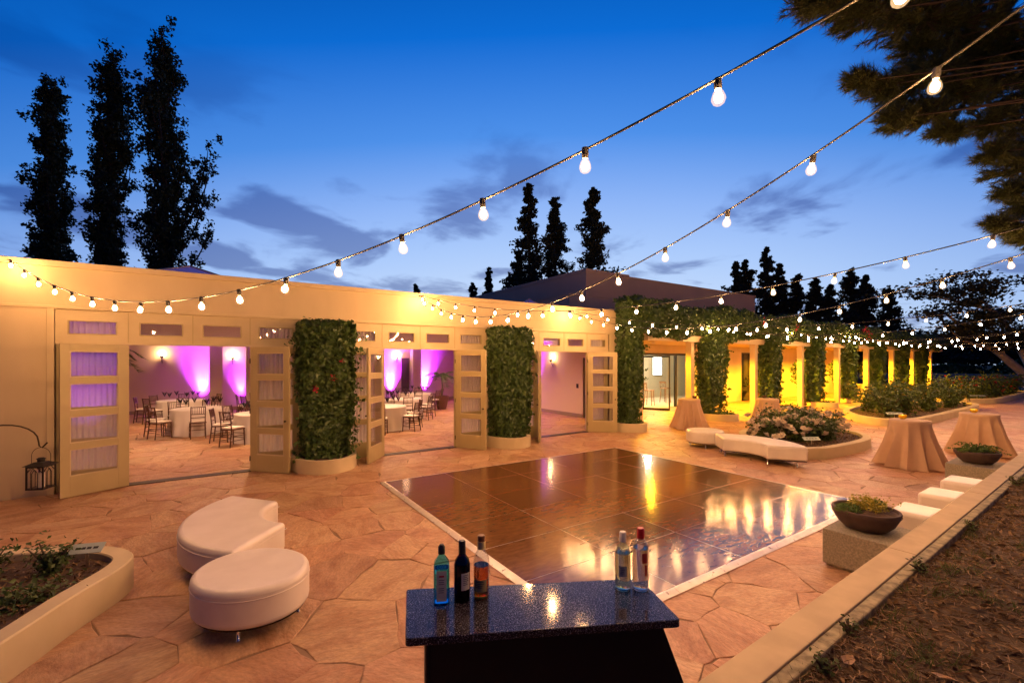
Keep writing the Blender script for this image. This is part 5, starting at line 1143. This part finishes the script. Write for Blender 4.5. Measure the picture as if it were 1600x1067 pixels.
# overhanging pine, trunk just right of the picture
t = thing('pine_tree', 'long-needled pine overhanging the upper right corner of the picture', 'tree', (14.5, -1.6, .8))
TR = np.array((14.5, -1.6, .8)); g = np.random.default_rng(5)
MB().tube([(0, 0, 0), (.1, 0, 3), (-.1, .1, 6.5), (0, 0, 11)], [.42, .36, .28, .15], 12).build('trunk', 'tree_bark', t, smooth=60)
CL = [(1262, 8, 34, 8.5), (1300, 2, 40, 8.2), (1340, 22, 40, 8.4), (1390, 20, 55, 8.8), (1440, 30, 55, 9), (1490, 40, 60, 9.2), (1540, 45, 60, 9.2), (1590, 60, 60, 9.4), (1340, 128, 24, 8.6), (1372, 135, 30, 8.8), (1410, 140, 40, 9), (1450, 110, 45, 9.2), (1400, 185, 28, 8.8), (1440, 180, 36, 9), (1490, 150, 50, 9.2), (1480, 205, 26, 9), (1530, 130, 50, 9.4), (1540, 190, 36, 9.2), (1585, 140, 55, 9.6), (1590, 200, 45, 9.5), (1550, 240, 24, 9), (1585, 262, 38, 9.3), (1575, 300, 22, 9.2), (1600, 320, 30, 9.4), (1556, 348, 15, 9), (1580, 352, 22, 9.2), (1605, 370, 26, 9.4), (1500, 90, 50, 9.6), (1560, 85, 55, 9.8), (1425, 75, 36, 9.4), (1620, 230, 40, 9.8), (1630, 120, 50, 9.8), (1460, -20, 60, 9), (1560, -20, 60, 9.4), (1360, -15, 45, 8.6)]
P = []; D_ = []; br = MB(); tw = MB()
for (u, v, rp, dd) in CL:
    c_ = np.array(atD(u, v, dd))-TR; rw_ = rp*dd/700
    hub = np.array([0, 0, np.clip(c_[2]-1.0, 1.5, 10)]); mid = hub*.45+c_*.55+np.array([0, 0, .35]); br.tube([tuple(hub), tuple(mid), tuple(c_)], [.035, .022, .010], 5)
    nt_ = int(24+rp*1.7)
    for k in range(nt_):
        q = g.normal(0, 1, 3); q /= np.linalg.norm(q); q *= rw_*g.uniform(.15, 1.0)**.6; q[2] *= .75; e_ = c_+q; ax = q/(np.linalg.norm(q)+1e-6)+np.array([0, 0, .25])+(c_-mid)*.3; ax /= np.linalg.norm(ax)
        tw.tube([tuple(c_+q*.3), tuple(e_)], [.010, .006], 3, cap=False)
        m = 64; s = g.uniform(-.2, .05, (m, 1)); d_ = ax+g.normal(0, .62, (m, 3)); P.append(e_+ax*s); D_.append(d_)
tag(br.build('branch', 'tree_bark', t, smooth=60), kind='stuff'); tag(tw.build('twig', 'tree_bark', t), kind='stuff'); needles('needles', np.concatenate(P), np.concatenate(D_), .16, .012, 'pine_needle', t)
# street lamp in the distance
x, y, z = atD(1266, 502, 85); t = thing('street_lamp', 'distant white street lamp glowing beyond the arcade roof', 'street lamp', (x, y, 0))
MB().cyl(0, 0, 0, z, .08, .06, n=8).build('pole', 'black_metal', t); MB().tube([(0, 0, z), (.5, -.3, z+.1), (1.2, -.8, z+.05)], .04, 6).build('arm', 'black_metal', t)
MB().box(-.35, .35, -.16, .16, -.12, 0).build('lamp_head', 'street_glow', t, loc=(0, 0, z))

# hedges along the far verge
for k in range(9):
    g = np.random.default_rng(300+k); y0 = -30+9*k; t = thing('far_hedge', 'dark hedge along the far side of the road, %s from the right' % ('first', 'second', 'third', 'fourth', 'fifth', 'sixth', 'seventh', 'eighth', 'ninth')[k], 'hedge', (112, y0, .1), 0, 'hedges across the road')
    n = 1500; q = g.normal(0, 1, (n, 3)); q /= np.linalg.norm(q, axis=1)[:, None]; q[:, 2] = np.abs(q[:, 2]); P = q*np.array([1.2, 4.6, 1.7+.4*(k % 3)])*g.uniform(.7, 1, (n, 1)); leaves('foliage', P, q, .55, 'rose_leaf', t, jit=.5)
    MB().tube([(0, -3, 0), (0, 0, .9), (0, 3, 0)], .12, 5).build('stem', 'stem', t)
